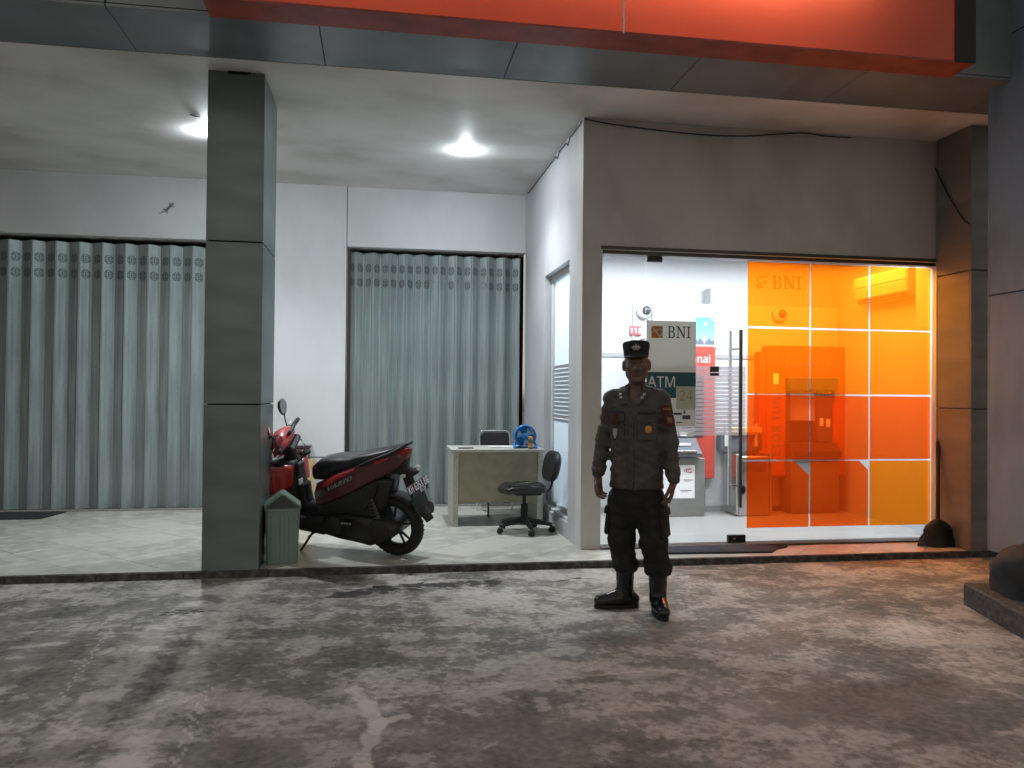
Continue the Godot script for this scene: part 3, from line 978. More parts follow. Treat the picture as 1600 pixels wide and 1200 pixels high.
func make_pillars() -> void:
	var p := clad_pillar("clad_pillar", "grey metal clad pillar standing on the kerb between the gates, beside the scooter", -1.277, -0.871, ZK - 0.002, -6.90, G, CE - 0.001, [1.283, 2.493], M.cladding)
	var st := S()   # torn edge of sealant at the head
	for k in 7: box(st, Vector3(-1.12 + k * 0.02 + rng.randf() * 0.01, CE - 0.008, ZK + 0.002), Vector3(0.04, 0.014 + rng.randf() * 0.01, 0.012), 0.003)
	obj("sealant", st, M.matt_black, p)
	clad_pillar("clad_pillar", "grey clad pillar, shade put into its colour, right of the orange window, catching its orange light", 5.062, 5.56, ZK - 0.002, -6.62, G, CE - 0.001, [1.283, 2.493], M.shaded_cladding)
	var c := clad_pillar("clad_column", "tall pale grey clad column at the right edge, on a black base", 4.65, 5.45, -4.70, -5.50, 0.205, 5.4, [2.172, 4.118], M.column_cladding)
	obj("base", cbox(4.69, 5.41, -0.02, 0.206, -4.74, -5.46), M.dark_gap, c)
	# the dark kerb block in front of it
	var d := obj("kerb_block", cbox(-0.4, 0.4, -0.02, 0.145, -0.55, 0.55, 0.012), M.dark_block, self, Transform3D(Basis(Vector3.UP, -0.28), Vector3(4.10, 0, -4.15)))
	tag(d, "low black concrete block on the ground before the right hand column", "concrete block")
	var s := S()
	var rings := []
	for k in 9:
		var t := k / 8.0
		var ring := []
		for i in 22:
			var a := TAU * i / 22
			var r := (0.31 - 0.13 * pow(t, 5.0) - 0.10 * smoothstep(0.35, 1.0, t)) * (1.0 + 0.05 * sin(a * 5 + k) + 0.03 * sin(a * 9 - k * 2))
			ring.append(Vector3(cos(a) * r * 1.2, 0.145 + 0.30 * sin(t * PI / 2) - (0.03 if k == 8 else 0.0), sin(a) * r))
		rings.append(ring)
	loft(s, rings)
	tag(obj("covered_bundle", s, M.matt_black, self, Transform3D(Basis.IDENTITY, Vector3(4.22, 0, -4.42))), "black covered bundle lying on the low concrete block", "bundle")

func make_sign() -> void:
	var s := thing("sign_box", "long backlit orange sign box hung on the canopy fascia", "sign", Vector3.ZERO)
	var sh := S()   # hollow tray: back, top, bottom, ends
	bx(sh, -1.08, 4.13, 3.745, 5.02, -5.255, -5.268)
	bx(sh, -1.08, 4.13, 5.008, 5.02, -5.006, -5.254)
	bx(sh, -1.08, -1.07, 3.757, 5.007, -5.006, -5.254)
	bx(sh, 3.99, 4.13, 3.757, 5.007, -5.006, -5.254)
	obj("tray", sh, M.sign_side, s)
	obj("underside", cbox(-1.08, 4.13, 3.742, 3.756, -5.006, -5.254), M.sign_side, s)
	for e in [[-1.068, 1.546], [1.556, 3.988]]:
		var f := S()
		sheet(f, Vector3(e[0], 5.007, -5.010), Vector3(e[1], 5.007, -5.010), Vector3(e[1], 3.757, -5.010), Vector3(e[0], 3.757, -5.010))
		obj("face", f, M.sign_face, s)
	var seam := S()
	var pts := []
	for k in 15: pts.append(Vector3(1.551 + sin(k * 1.9) * 0.002, 3.744 + k * 0.09, -5.008))
	tube(seam, pts, 0.006, 6)
	obj("seam", seam, M.paper, s)
	obj("shade_strip", cbox(3.97, 4.132, 3.744, 5.018, -4.998, -5.0055, 0.002), M.matt_black, s)  # black strip in place of the glow fading out at this end
	# the tubes inside
	for t in [[0.05, 2.0, 4.42, -5.22, 2.3], [1.95, 1.6, 4.42, -5.22, 2.3], [2.75, 1.1, 4.40, -5.22, 1.1]]:
		var tb := S()
		tube(tb, [Vector3(t[0] - t[1] / 2, t[2], t[3]), Vector3(t[0] + t[1] / 2, t[2], t[3])], 0.014, 10)
		obj("light_tube", tb, M.tube_glow, s)
		var sp := AreaLight3D.new()
		sp.name = "light_tube_glow"
		sp.area_size = Vector2(t[1], 0.04)
		sp.area_normalize_energy = true
		sp.light_energy = t[4] * SIGN_GLOW
		sp.light_color = Color(1.0, 0.95, 0.88)
		sp.area_range = 6.0
		sp.shadow_enabled = true
		sp.transform = Transform3D(Basis(Vector3.UP, PI), Vector3(t[0], t[2], t[3] + 0.02))
		s.add_child(sp, true)

const SIGN_GLOW := 1.85

# ---------------------------------------------------------------- gates
func make_slat_pictures() -> void:
	# galvanised strip with two stamped roundels near its top; several states of wear
	for v in 5:
		var W := 64
		var H := 1024
		var n := FastNoiseLite.new()
		n.seed = 300 + v
		n.frequency = 0.006
		n.fractal_octaves = 5
		var n2 := FastNoiseLite.new()
		n2.seed = 340 + v
		n2.frequency = 0.09
		var im := Image.create(W, H, false, Image.FORMAT_RGB8)
		for y in H:
			for x in W:
				var g := n.get_noise_2d(x * 2.6, y * 0.45) * 0.30 + n.get_noise_2d(x * 9.0 + 900.0, y * 0.12) * 0.22 + n2.get_noise_2d(x, y) * 0.08
				var low := 0.06 * smoothstep(0.25, 0.6, float(y) / H)
				var c := Color(0.295, 0.345, 0.34) * (1.0 + g - low)
				var ink := 0.0
				for row in 2:
					var mark := 0.0
					var q := Vector2((x - 32.0) / W * 0.16, (y - (62.0 + row * 59.0)) / H * 3.0) / 0.052
					var r := q.length()
					if r < 1.0:
						var a := atan2(q.y, q.x)
						if r > 0.76 and absf(sin(a * 2.0)) > 0.16: mark = 1.0
						if absf(q.x) < 0.12 and absf(q.y) < 0.62: mark = 1.0
						if absf(q.x) < 0.60 and absf(q.x) > 0.20 and (absf(q.y) < 0.11 or absf(absf(q.y) - 0.42) < 0.11): mark = 1.0
						if r > 0.52 and r < 0.66 and absf(q.x) > 0.3: mark = 1.0
					if v >= 3 and row == 1 and n.get_noise_2d(x * 3.0 + 500.0, y * 2.0) > (0.02 if v == 3 else -0.12): mark *= 0.15
					ink = maxf(ink, mark)
				c = c.lerp(Color(0.03, 0.045, 0.047), ink * 0.80)
				im.set_pixel(x, y, Color(c.r, c.g, c.b).linear_to_srgb())
		var m := picture("slat_paint_%d" % v, im, 0.42)
		m.metallic = 0.3
	# the bank's square emblem
	var im2 := Image.create(96, 96, false, Image.FORMAT_RGB8)
	for y in 96:
		for x in 96:
			var p := Vector2(x / 96.0, y / 96.0)
			var white := false
			if absf((p.y - p.x * 1.25) + 0.02) < 0.075: white = true
			if absf((p.y - (0.62 - p.x * 0.9))) < 0.05 and p.x < 0.42: white = true
			var r := p.distance_to(Vector2(0.74, 0.50))
			if absf(r - 0.26) < 0.045 and p.x > 0.40: white = true
			if p.x > 0.60 and absf(p.y - 0.80) < 0.03: white = true
			im2.set_pixel(x, y, Color(0.72, 0.72, 0.70) if white else Color(0.74, 0.42, 0.12))
	picture("logo_picture", im2, 0.4)
	# poster: pale sky over a grey skyline of soft shapes
	var im3 := Image.create(96, 128, false, Image.FORMAT_RGB8)
	for y in 128:
		for x in 96:
			var c := Color(0.36, 0.74, 0.86).lerp(Color(0.72, 0.86, 0.90), y / 128.0)
			if Vector2(x - 50, y - 26).length() < 9.0: c = Color(0.92, 0.88, 0.86)
			if y > 96 + 8.0 * sin(x * 0.21) * sin(x * 0.07): c = Color(0.42, 0.48, 0.55)
			if x > 38 and x < 50 and y > 76 and y < 112: c = Color(0.80, 0.74, 0.72)
			if y > 116: c = Color(0.80, 0.82, 0.84)
			if x > 70 and y > 6 and y < 12: c = Color(0.93, 0.95, 0.96)
			im3.set_pixel(x, y, c.darkened(0.25))
	picture("poster_picture", im3, 0.35)

func gate(label: String, x0: float, x1: float, period: float, worn_right: bool) -> void:
	var g := thing("folding_gate", label, "folding gate", Vector3(x0, G, ZB - 0.14), 0.0, "folding steel gates of the bank")
	var deep := 0.082
	var count := int(round((x1 - x0) / period * 2.0))
	var half := (x1 - x0) / count
	var top := 2.965
	var meshes := {}
	for k in count:
		var out := k % 2 == 0
		var v := rng.randi_range(0, 2)
		if worn_right and k > count * 0.45: v = rng.randi_range(2, 4)
		var key := "%d%d" % [int(out), v]
		if not meshes.has(key):
			var st := S()
			var cuts := [0.0, 0.10, 0.48, 0.88, 1.0]
			var bow := [0.0, 0.009, 0.003, -0.006, 0.0]
			for i in 4:
				var col := []
				for q in [i, i + 1]:
					var t: float = cuts[q]
					var z: float = (t if out else 1.0 - t) * deep - deep / 2
					z += bow[q]
					col.append([t, Vector3(t * half, 0, z)])
				sheet(st, col[0][1] + Vector3(0, top, 0), col[1][1] + Vector3(0, top, 0), col[1][1] + Vector3(0, 0.008, 0), col[0][1] + Vector3(0, 0.008, 0), col[0][0], 0.0, col[1][0], 1.0)
			st.generate_normals()
			meshes[key] = st.commit()
		obj("slat", meshes[key], M["slat_paint_%d" % v], g, Transform3D(Basis.IDENTITY, Vector3(k * half, 0, 0)))
		if k > 0:
			var rod := S()
			tube(rod, [Vector3(k * half, 0.008, (deep / 2 + 0.001) * (1 if out == false else -1)), Vector3(k * half, top, (deep / 2 + 0.001) * (1 if out == false else -1))], 0.0045, 6)
			obj("hinge_rod", rod, M.slat_paint_0, g)
	obj("top_rail", cbox(0, x1 - x0, top + 0.06, top + 0.12, -0.04, 0.04, 0.004), M.matt_black, g)
	obj("floor_rail", cbox(0, x1 - x0, 0.0, 0.013, -0.055, 0.055, 0.003), M.dark_steel, g)
	obj("side_post", cbox(x1 - x0 - 0.05, x1 - x0 - 0.002, 0.008, 3.02, -0.09, -0.06, 0.003), M.dark_gap, g)
	obj("side_post", cbox(0.002, 0.05, 0.008, 3.02, -0.09, 0.0, 0.003), M.dark_steel, g)

func make_gates() -> void:
	gate("closed grey green folding gate behind the clad pillar, with the black mat at its foot", -4.85, -1.62, 0.2352, false)
	gate("closed grey green folding gate behind the desk, lower roundels worn away", -0.385, 1.66, 0.196, true)

# ---------------------------------------------------------------- lamps
func make_lamps() -> void:
	var spots := [[Vector3(0.811, CE, -7.765), "glaring white ceiling lamp above the desk and office chair"], [Vector3(-1.592, CE, -7.649), "glaring white ceiling lamp half hidden by the clad pillar"]]
	for s in spots:
		var t := thing("ceiling_lamp", s[1], "ceiling lamp", s[0], 0.0, "white lamps in the canopy ceiling")
		var st := S()
		lathe(st, [Vector2(0.0, -0.0005), Vector2(0.076, -0.0005), Vector2(0.076, -0.004), Vector2(0.0, -0.004)], 28)
		obj("rose", st, M.plain_white, t)
		var b := S()
		lathe(b, [Vector2(0.075, -0.0045), Vector2(0.072, -0.018), Vector2(0.05, -0.032), Vector2(0.0, -0.040)], 24)
		obj("bulb", b, M.bulb_glow, t)
		var l := OmniLight3D.new()
		l.name = "bulb_light"
		l.light_color = Color(0.93, 0.97, 1.0)
		l.light_energy = 0.5
		l.light_size = 0.012
		l.omni_range = 16.0
		l.omni_attenuation = 2.0
		l.shadow_enabled = true
		l.position = Vector3(0, -0.024, 0)
		t.add_child(l)
		var dn := AreaLight3D.new()
		dn.name = "bulb_glow_light"
		dn.area_size = Vector2(0.11, 0.11)
		dn.area_normalize_energy = true
		dn.light_energy = 1.7
		dn.light_color = Color(0.94, 0.975, 1.0)
		dn.area_range = 16.0
		dn.shadow_enabled = true
		dn.transform = Transform3D(Basis(Vector3.RIGHT, -PI / 2), Vector3(0, -0.044, 0))
		t.add_child(dn)
		var cone := SpotLight3D.new()
		cone.name = "bulb_cone_light"
		cone.light_color = Color(0.95, 0.98, 1.0)
		cone.light_energy = 5.6
		cone.light_size = 0.05
		cone.spot_angle = 66.0
		cone.spot_angle_attenuation = 1.0
		cone.spot_range = 16.0
		cone.shadow_enabled = true
		cone.transform = Transform3D(Basis(Vector3.RIGHT, -PI / 2), Vector3(0, -0.05, 0))
		t.add_child(cone)
	# booth: two unseen ceiling lamps, panels widened to push more orange spill outside
	for x in [[2.75, "unseen white booth ceiling lamp, widened for the spill outside, above the white cash machine"], [4.40, "unseen white booth ceiling lamp, widened for the spill outside, above the orange cash machine"]]:
		var t := thing("widened_lamp_panel", x[1], "ceiling lamp", Vector3(x[0], 2.95, -7.6 if x[0] < 4.0 else -7.42), 0.0, "lamp panels in the booth ceiling")
		obj("frame", cbox(-0.73, 0.73, -0.022, -0.001, -0.53, 0.53, 0.004), M.plain_white, t)
		obj("diffuser", cbox(-0.70, 0.70, -0.026, -0.0225, -0.50, 0.50), M.tube_glow, t)
		var a := AreaLight3D.new()
		a.name = "panel_light"
		a.area_size = Vector2(1.4, 1.0)
		a.area_normalize_energy = true
		a.light_energy = 10.0 if x[0] < 4.0 else 13.0
		a.light_color = Color(0.93, 0.965, 1.0)
		a.area_range = 10.0
		a.shadow_enabled = true
		a.transform = Transform3D(Basis(Vector3.RIGHT, -PI / 2), Vector3(0, -0.030, 0))
		t.add_child(a)

# ---------------------------------------------------------------- scooter
# local axes: x forward from the rear axle, y up, z to the rider's right
func make_scooter() -> void:
	var ph := deg_to_rad(33.0)
	var le := deg_to_rad(13.0)
	var F := Vector3(-cos(ph), 0, -sin(ph))
	var L := Vector3(-sin(ph), 0, cos(ph))
	var U := Vector3.UP * cos(le) + L * sin(le)
	var Rr := L * -cos(le) + Vector3.UP * sin(le)
	var t := thing("scooter", "red and black motor scooter leaning on its side stand by the pillar", "scooter")
	t.transform = Transform3D(Basis(F, U, Rr), Vector3(0.135, G, -6.63))
	var steer := Transform3D(Basis(Vector3(-0.42, 1, 0).normalized(), deg_to_rad(26)), Vector3.ZERO)
	var head := Vector3(0.93, 0.85, 0)
	var turned := Transform3D(steer.basis, head - steer.basis * head)   # turns about the steering head
	# wheels
	for w in [[Vector3(-0.04, 0.262, 0), 0.26, 0.055, true], [Vector3(1.235, 0.255, 0), 0.255, 0.046, false]]:
		var X := Transform3D(Basis.IDENTITY, w[0])
		if not w[3]: X = turned * X
		var R: float = w[1]
		var hw: float = w[2]
		var st := S()
		ring_z(st, [Vector2(R, 0), Vector2(R - 0.006, hw * 0.45), Vector2(R - 0.022, hw * 0.85), Vector2(R - 0.045, hw), Vector2(R - 0.075, hw * 0.8), Vector2(R - 0.08, hw * 0.5), Vector2(R - 0.08, -hw * 0.5), Vector2(R - 0.075, -hw * 0.8), Vector2(R - 0.045, -hw), Vector2(R - 0.022, -hw * 0.85), Vector2(R - 0.006, -hw * 0.45)], 48)
		var tyre := obj("rear_wheel" if w[3] else "front_wheel", st, M.tyre_rubber, t, X)
		var tr := S()
		for k in 40:
			var a := TAU * k / 40
			for sg in [-1.0, 1.0]:
				box(tr, Vector3(cos(a) * (R - 0.0125), sin(a) * (R - 0.0125), sg * hw * 0.45), Vector3(0.010, 0.012, hw * 0.5), 0.0, Basis(Vector3(0, 0, 1), a + 0.3 * sg))
		obj("tread", tr, M.tyre_rubber, tyre)
		var rim := S()
		ring_z(rim, [Vector2(R - 0.074, hw * 0.6), Vector2(R - 0.092, hw * 0.55), Vector2(R - 0.096, 0), Vector2(R - 0.092, -hw * 0.55), Vector2(R - 0.074, -hw * 0.6)], 40)
		ring_z(rim, [Vector2(0.062, 0.045), Vector2(0.062, -0.045), Vector2(0.012, -0.05), Vector2(0.012, 0.05)], 24)
		for k in 5:
			for d in [-0.2, 0.2]:
				var a := TAU * k / 5 + 0.3
				tube(rim, [Vector3(cos(a + d * 0.2) * 0.05, sin(a + d * 0.2) * 0.05, 0), Vector3(cos(a + d) * (R - 0.09), sin(a + d) * (R - 0.09), 0)], [0.012, 0.009], 6)
		obj("rim", rim, M.black_plastic, tyre)
	# engine and drive case on the left, silencer on the right
	var eng := S()
	shell(eng, [Vector3(-0.13, 0.30, 0.15), Vector3(-0.10, 0.21, 0.15), Vector3(0.0, 0.165, 0.16), Vector3(0.12, 0.125, 0.165), Vector3(0.25, 0.148, 0.17), Vector3(0.41, 0.165, 0.17), Vector3(0.55, 0.18, 0.15), Vector3(0.60, 0.30, 0.14), Vector3(0.42, 0.39, 0.16), Vector3(0.2, 0.37, 0.165), Vector3(0.0, 0.36, 0.16)], 0.02)
	var case := obj("engine_case", eng, M.black_plastic, t)
	var bits := S()
	lathe(bits, [Vector2(0.0, 0.02), Vector2(0.075, 0.018), Vector2(0.082, 0.0)], 22, Transform3D(Basis(Vector3.RIGHT, -PI / 2), Vector3(0.44, 0.28, -0.168)))
	obj("case_cover", bits, M.matt_black, case)
	bits = S()
	lathe(bits, [Vector2(0.0, 0.025), Vector2(0.085, 0.02), Vector2(0.095, 0.0)], 22, Transform3D(Basis(Vector3.RIGHT, -PI / 2), Vector3(0.02, 0.265, -0.155)))
	obj("case_cover", bits, M.matt_black, case)
	obj("footrest", cbox(0.20, 0.30, 0.335, 0.355, -0.26, -0.17, 0.006), M.steel, t)
	var sil := S()
	tube(sil, curve([Vector3(0.4, 0.2, 0.1), Vector3(0.25, 0.2, 0.16), Vector3(0.0, 0.27, 0.18), Vector3(-0.28, 0.36, 0.19)]), [0.02, 0.02, 0.02, 0.02, 0.02, 0.025, 0.03, 0.045, 0.055, 0.055, 0.055, 0.055, 0.055, 0.055, 0.055, 0.055, 0.055, 0.055, 0.05], 12)
	obj("silencer", sil, M.matt_black, t)
	var sh := S()
	tube(sh, [Vector3(0.0, 0.28, -0.12), Vector3(0.10, 0.62, -0.13)], 0.022, 10)
	for k in 9: box(sh, Vector3(0.02 + k * 0.008, 0.34 + k * 0.027, -0.12), Vector3(0.07, 0.012, 0.07), 0.005)
	obj("shock_absorber", sh, M.dark_steel, t)
	# inner bodywork
	var low := S()
	shell(low, [Vector3(0.80, 0.19, 0.14), Vector3(0.58, 0.175, 0.15), Vector3(0.10, 0.33, 0.14), Vector3(-0.02, 0.44, 0.12), Vector3(-0.10, 0.66, 0.09), Vector3(0.10, 0.68, 0.12), Vector3(0.40, 0.56, 0.14), Vector3(0.62, 0.40, 0.14), Vector3(0.90, 0.30, 0.15), Vector3(0.95, 0.22, 0.14)], 0.02)
	obj("lower_cover", low, M.black_plastic, t)
	var fb := S()
	shell(fb, [Vector3(0.55, 0.30, 0.17), Vector3(0.55, 0.345, 0.16), Vector3(0.66, 0.335, 0.17), Vector3(0.88, 0.335, 0.19), Vector3(1.0, 0.42, 0.18), Vector3(1.04, 0.38, 0.17), Vector3(0.96, 0.27, 0.19), Vector3(0.75, 0.235, 0.19)], 0.015)
	obj("footboard", fb, M.matt_black, t)
	# flanks: red upper panel, darker lower panel
	var fl := S()
	shell(fl, [Vector3(0.63, 0.375, 0.13), Vector3(0.645, 0.52, 0.12), Vector3(0.60, 0.615, 0.125), Vector3(0.50, 0.66, 0.150), Vector3(0.40, 0.715, 0.155), Vector3(0.18, 0.79, 0.155), Vector3(-0.10, 0.872, 0.115), Vector3(-0.20, 0.90, 0.09), Vector3(-0.23, 0.835, 0.085), Vector3(-0.18, 0.775, 0.095), Vector3(-0.08, 0.715, 0.115), Vector3(0.02, 0.67, 0.14), Vector3(0.17, 0.595, 0.165), Vector3(0.31, 0.53, 0.172), Vector3(0.50, 0.455, 0.16)], 0.018)
	var flank := obj("side_panel", fl, M.deep_red_plastic, t)
	for sg in [-1.0, 1.0]:
		var up := S()
		shell(up, [Vector3(0.53, 0.60, 0.168), Vector3(0.44, 0.672, 0.171), Vector3(0.36, 0.713, 0.172), Vector3(0.175, 0.78, 0.172), Vector3(0.16, 0.768, 0.174), Vector3(0.30, 0.70, 0.177), Vector3(0.44, 0.62, 0.176)], 0.008, [sg])
		obj("trim", up, M.red_plastic, flank)
		var tl := S()
		shell(tl, [Vector3(0.0, 0.835, 0.145), Vector3(-0.13, 0.87, 0.122), Vector3(-0.12, 0.85, 0.125), Vector3(-0.02, 0.81, 0.147)], 0.006, [sg])
		obj("trim", tl, M.red_plastic, flank)
		var dk := S()
		shell(dk, [Vector3(0.60, 0.43, 0.155), Vector3(0.50, 0.46, 0.176), Vector3(0.32, 0.53, 0.184), Vector3(0.10, 0.63, 0.172), Vector3(-0.02, 0.68, 0.15), Vector3(0.02, 0.56, 0.15), Vector3(0.14, 0.42, 0.165), Vector3(0.40, 0.38, 0.17), Vector3(0.58, 0.35, 0.155)], 0.012, [sg])
		obj("lower_panel", dk, M.black_plastic, flank)
	var dir := Vector3(-0.335, 0.15, 0.0).normalized()   # lettering climbs towards the tail
	var tx := lettering("lettering", "VARIO", 0.046, M.silver_ink, flank, Transform3D(Basis(dir * 1.45, Vector3(-0.42, 1.0, 0).normalized() * 0.9, Vector3(0, 0, -1)), Vector3(0.315, 0.652, -0.184)), "Droid Sans", true)
	tx.transform = tx.transform.rotated_local(Vector3.UP, 0.05)
	# seat in two steps
	var seat := S()
	var rings := []
	for q in [[0.655, 0.66, 0.70, 0.08], [0.63, 0.63, 0.765, 0.11], [0.56, 0.63, 0.815, 0.125], [0.46, 0.665, 0.836, 0.135], [0.34, 0.715, 0.842, 0.14], [0.24, 0.75, 0.85, 0.14], [0.17, 0.77, 0.872, 0.135], [0.05, 0.80, 0.892, 0.13], [-0.08, 0.845, 0.918, 0.11], [-0.17, 0.885, 0.937, 0.085], [-0.20, 0.90, 0.935, 0.05]]:
		var ring := []
		for i in 18:
			var a := TAU * i / 18
			var c := cos(a)
			var s := sin(a)
			var my: float = (q[1] + q[2]) / 2
			ring.append(Vector3(q[0], my + sign(s) * pow(absf(s), 0.6) * (q[2] - my), sign(c) * pow(absf(c), 0.6) * q[3]))
		rings.append(ring)
	loft(seat, rings)
	obj("seat", seat, M.black_vinyl, t)
	var gr := S()
	for sg in [-1.0, 1.0]:
		tube(gr, curve([Vector3(0.12, 0.80, 0.15 * sg), Vector3(0.0, 0.85, 0.15 * sg), Vector3(-0.16, 0.905, 0.12 * sg), Vector3(-0.25, 0.952, 0.05 * sg), Vector3(-0.26, 0.957, 0.0)]), 0.013, 8)
	obj("grab_rail", gr, M.black_plastic, t)
	var lamp := S()
	shell(lamp, [Vector3(-0.155, 0.885, 0.09), Vector3(-0.20, 0.905, 0.075), Vector3(-0.265, 0.905, 0.04), Vector3(-0.25, 0.86, 0.04), Vector3(-0.20, 0.84, 0.07)], 0.012)
	obj("tail_lamp", lamp, M.lens_red, t)
	# tail, plate holder, plate
	var tail := S()
	shell(tail, [Vector3(-0.10, 0.73, 0.07), Vector3(-0.19, 0.80, 0.06), Vector3(-0.225, 0.84, 0.055), Vector3(-0.215, 0.75, 0.05), Vector3(-0.30, 0.715, 0.05), Vector3(-0.285, 0.695, 0.05), Vector3(-0.23, 0.68, 0.05), Vector3(-0.28, 0.53, 0.05), Vector3(-0.345, 0.40, 0.055), Vector3(-0.385, 0.33, 0.05), Vector3(-0.365, 0.32, 0.05), Vector3(-0.30, 0.40, 0.05), Vector3(-0.225, 0.55, 0.045), Vector3(-0.185, 0.69, 0.05)], 0.008)
	obj("rear_mudguard", tail, M.matt_black, t)
	var flap := S()
	prism(flap, PackedVector2Array([Vector2(-0.10, 0.0), Vector2(0.10, 0.0), Vector2(0.085, -0.17), Vector2(-0.05, -0.17), Vector2(-0.085, -0.12)]), -0.003, 0.003, 0.001, Transform3D(Basis(Vector3(0, 0, 1), Vector3(0.33, 0.94, 0).normalized(), Vector3(-0.94, 0.33, 0).normalized()), Vector3(-0.285, 0.545, 0)))
	obj("mud_flap", flap, M.matt_black, t)
	var PB := Transform3D(Basis(Vector3(0, 0, 1), Vector3(0.30, 0.954, 0), Vector3(-0.954, 0.30, 0)), Vector3(-0.305, 0.60, 0))
	var pl := S()
	prism(pl, rounded(0.245, 0.10, 0.008), -0.002, 0.002, 0.0008, PB)
	var plate := obj("number_plate", pl, M.navy_plate, t)
	lettering("lettering", "KH 6353 BG", 0.060, M.white_ink, plate, PB * Transform3D(Basis.from_scale(Vector3(0.70, 1, 1)), Vector3(0, 0.014, 0.003)), "Droid Sans", true, 0.0008)
	lettering("lettering", "01-27", 0.026, M.white_ink, plate, PB * Transform3D(Basis.IDENTITY, Vector3(0.04, -0.033, 0.003)), "Droid Sans", true, 0.0008)
	for sg in [-1.0, 1.0]:
		var ind := S()
		tube(ind, [Vector3(-0.215, 0.715, 0.04 * sg), Vector3(-0.235, 0.72, 0.09 * sg)], 0.008, 8)
		var stalk := obj("indicator", ind, M.black_plastic, t)
		var le2 := S()
		sphere(le2, Vector3(-0.24, 0.722, 0.115 * sg), Vector3(0.022, 0.016, 0.032), 12)
		obj("lens", le2, M.lens_white, stalk)
	var hug := S()
	for sg in [0]:
		var rr := []
		for k in 9:
			var a := deg_to_rad(62.0 + k * 9.0)
			var ring := []
			for w in [[-0.065, -0.012], [-0.065, 0.0], [-0.03, 0.016], [0.03, 0.016], [0.065, 0.0], [0.065, -0.012]]:
				ring.append(Vector3(-0.04 + cos(a) * (0.278 + w[1]), 0.262 + sin(a) * (0.278 + w[1]), w[0]))
			rr.append(ring)
		loft(hug, rr)
	obj("wheel_hugger", hug, M.matt_black, t)
	# leg shield: red wings, black middle with the lock and lever panel
	var body := S()
	shell(body, [Vector3(0.97, 0.34, 0.15), Vector3(0.87, 0.36, 0.14), Vector3(0.835, 0.50, 0.10), Vector3(0.845, 0.64, 0.09), Vector3(0.87, 0.76, 0.10), Vector3(0.93, 0.80, 0.10), Vector3(1.06, 0.78, 0.12), Vector3(1.20, 0.66, 0.13), Vector3(1.26, 0.58, 0.10), Vector3(1.12, 0.45, 0.14)], 0.02)
	obj("leg_shield", body, M.black_plastic, t)
	for sg in [-1.0, 1.0]:
		# wings stand out to the side of the middle and curve forward
		var wing := S()
		var rg := []
		for q in [[0.05, 0.585, 0.745, 0.845], [0.10, 0.565, 0.758, 0.845], [0.16, 0.55, 0.775, 0.865], [0.215, 0.54, 0.785, 0.905], [0.24, 0.55, 0.785, 0.965], [0.235, 0.57, 0.77, 1.03]]:
			var ring := []
			for i in 14:
				var a := TAU * i / 14
				var my: float = (q[1] + q[2]) / 2
				ring.append(Vector3(q[3] + cos(a) * 0.020 + 0.03, my + sign(sin(a)) * pow(absf(sin(a)), 0.55) * (q[2] - my), sg * q[0]))
			rg.append(ring)
		loft(wing, rg)
		var wg := obj("wing", wing, M.red_plastic, t)
		var pk := S()
		sphere(pk, Vector3(0.90, 0.785, sg * 0.165), Vector3(0.05, 0.022, 0.055), 14)
		obj("pocket", pk, M.dark_gap, wg)
		var fr := S()
		shell(fr, [Vector3(0.98, 0.36, 0.155), Vector3(0.93, 0.52, 0.20), Vector3(0.96, 0.78, 0.215), Vector3(1.06, 0.83, 0.20), Vector3(1.20, 0.74, 0.18), Vector3(1.27, 0.60, 0.15), Vector3(1.18, 0.46, 0.16)], 0.012, [sg])
		obj("front_panel", fr, M.red_plastic, t)
	var lock := S()
	box(lock, Vector3(0.835, 0.70, 0), Vector3(0.03, 0.12, 0.10), 0.012, Basis(Vector3(0, 0, 1), 0.1))
	obj("lock_panel", lock, M.black_plastic, t)
	var sil2 := S()
	box(sil2, Vector3(0.835, 0.588, -0.02), Vector3(0.012, 0.05, 0.055), 0.004, Basis(Vector3(0, 0, 1), 0.05))
	obj("silver_plate", sil2, M.lens_white, t)
	var spine := S()
	tube(spine, curve([Vector3(0.84, 0.57, 0.0), Vector3(0.835, 0.45, 0.0), Vector3(0.80, 0.36, 0.0), Vector3(0.70, 0.33, 0.0)]), 0.075, 12)
	obj("spine", spine, M.black_plastic, t)
	var ff := S()
	var fr2 := []
	for k in 12:
		var a := deg_to_rad(10.0 + k * 12.0)
		var ring := []
		for w in [[-0.06, -0.012], [-0.06, 0.0], [-0.025, 0.02], [0.025, 0.02], [0.06, 0.0], [0.06, -0.012]]:
			ring.append(turned * Vector3(1.235 + cos(a) * (0.272 + w[1]), 0.255 + sin(a) * (0.272 + w[1]), w[0]))
		fr2.append(ring)
	loft(ff, fr2)
	obj("front_mudguard", ff, M.red_plastic, t)
	var fk := S()
	for sg in [-1.0, 1.0]: tube(fk, [turned * Vector3(1.235, 0.255, 0.085 * sg), turned * Vector3(1.05, 0.62, 0.085 * sg)], 0.019, 10)
	tube(fk, [turned * Vector3(1.05, 0.62, 0.0), Vector3(0.90, 0.93, 0)], 0.024, 10)
	obj("fork", fk, M.dark_steel, t)
	# handlebar cover with dial, grips, levers, mirror
	var cov := S()
	var cr := []
	for q in [[-0.245, 0.915, 0.955, 0.02], [-0.20, 0.905, 0.985, 0.04], [-0.12, 0.90, 1.03, 0.075], [0.0, 0.895, 1.06, 0.095], [0.12, 0.90, 1.03, 0.075], [0.20, 0.905, 0.985, 0.04], [0.245, 0.915, 0.955, 0.02]]:
		var ring := []
		for i in 16:
			var a := TAU * i / 16
			ring.append(turned * Vector3(0.955 + cos(a) * q[3] + (sin(a) * -0.02), (q[1] + q[2]) / 2 + sin(a) * (q[2] - q[1]) / 2, q[0]))
		cr.append(ring)
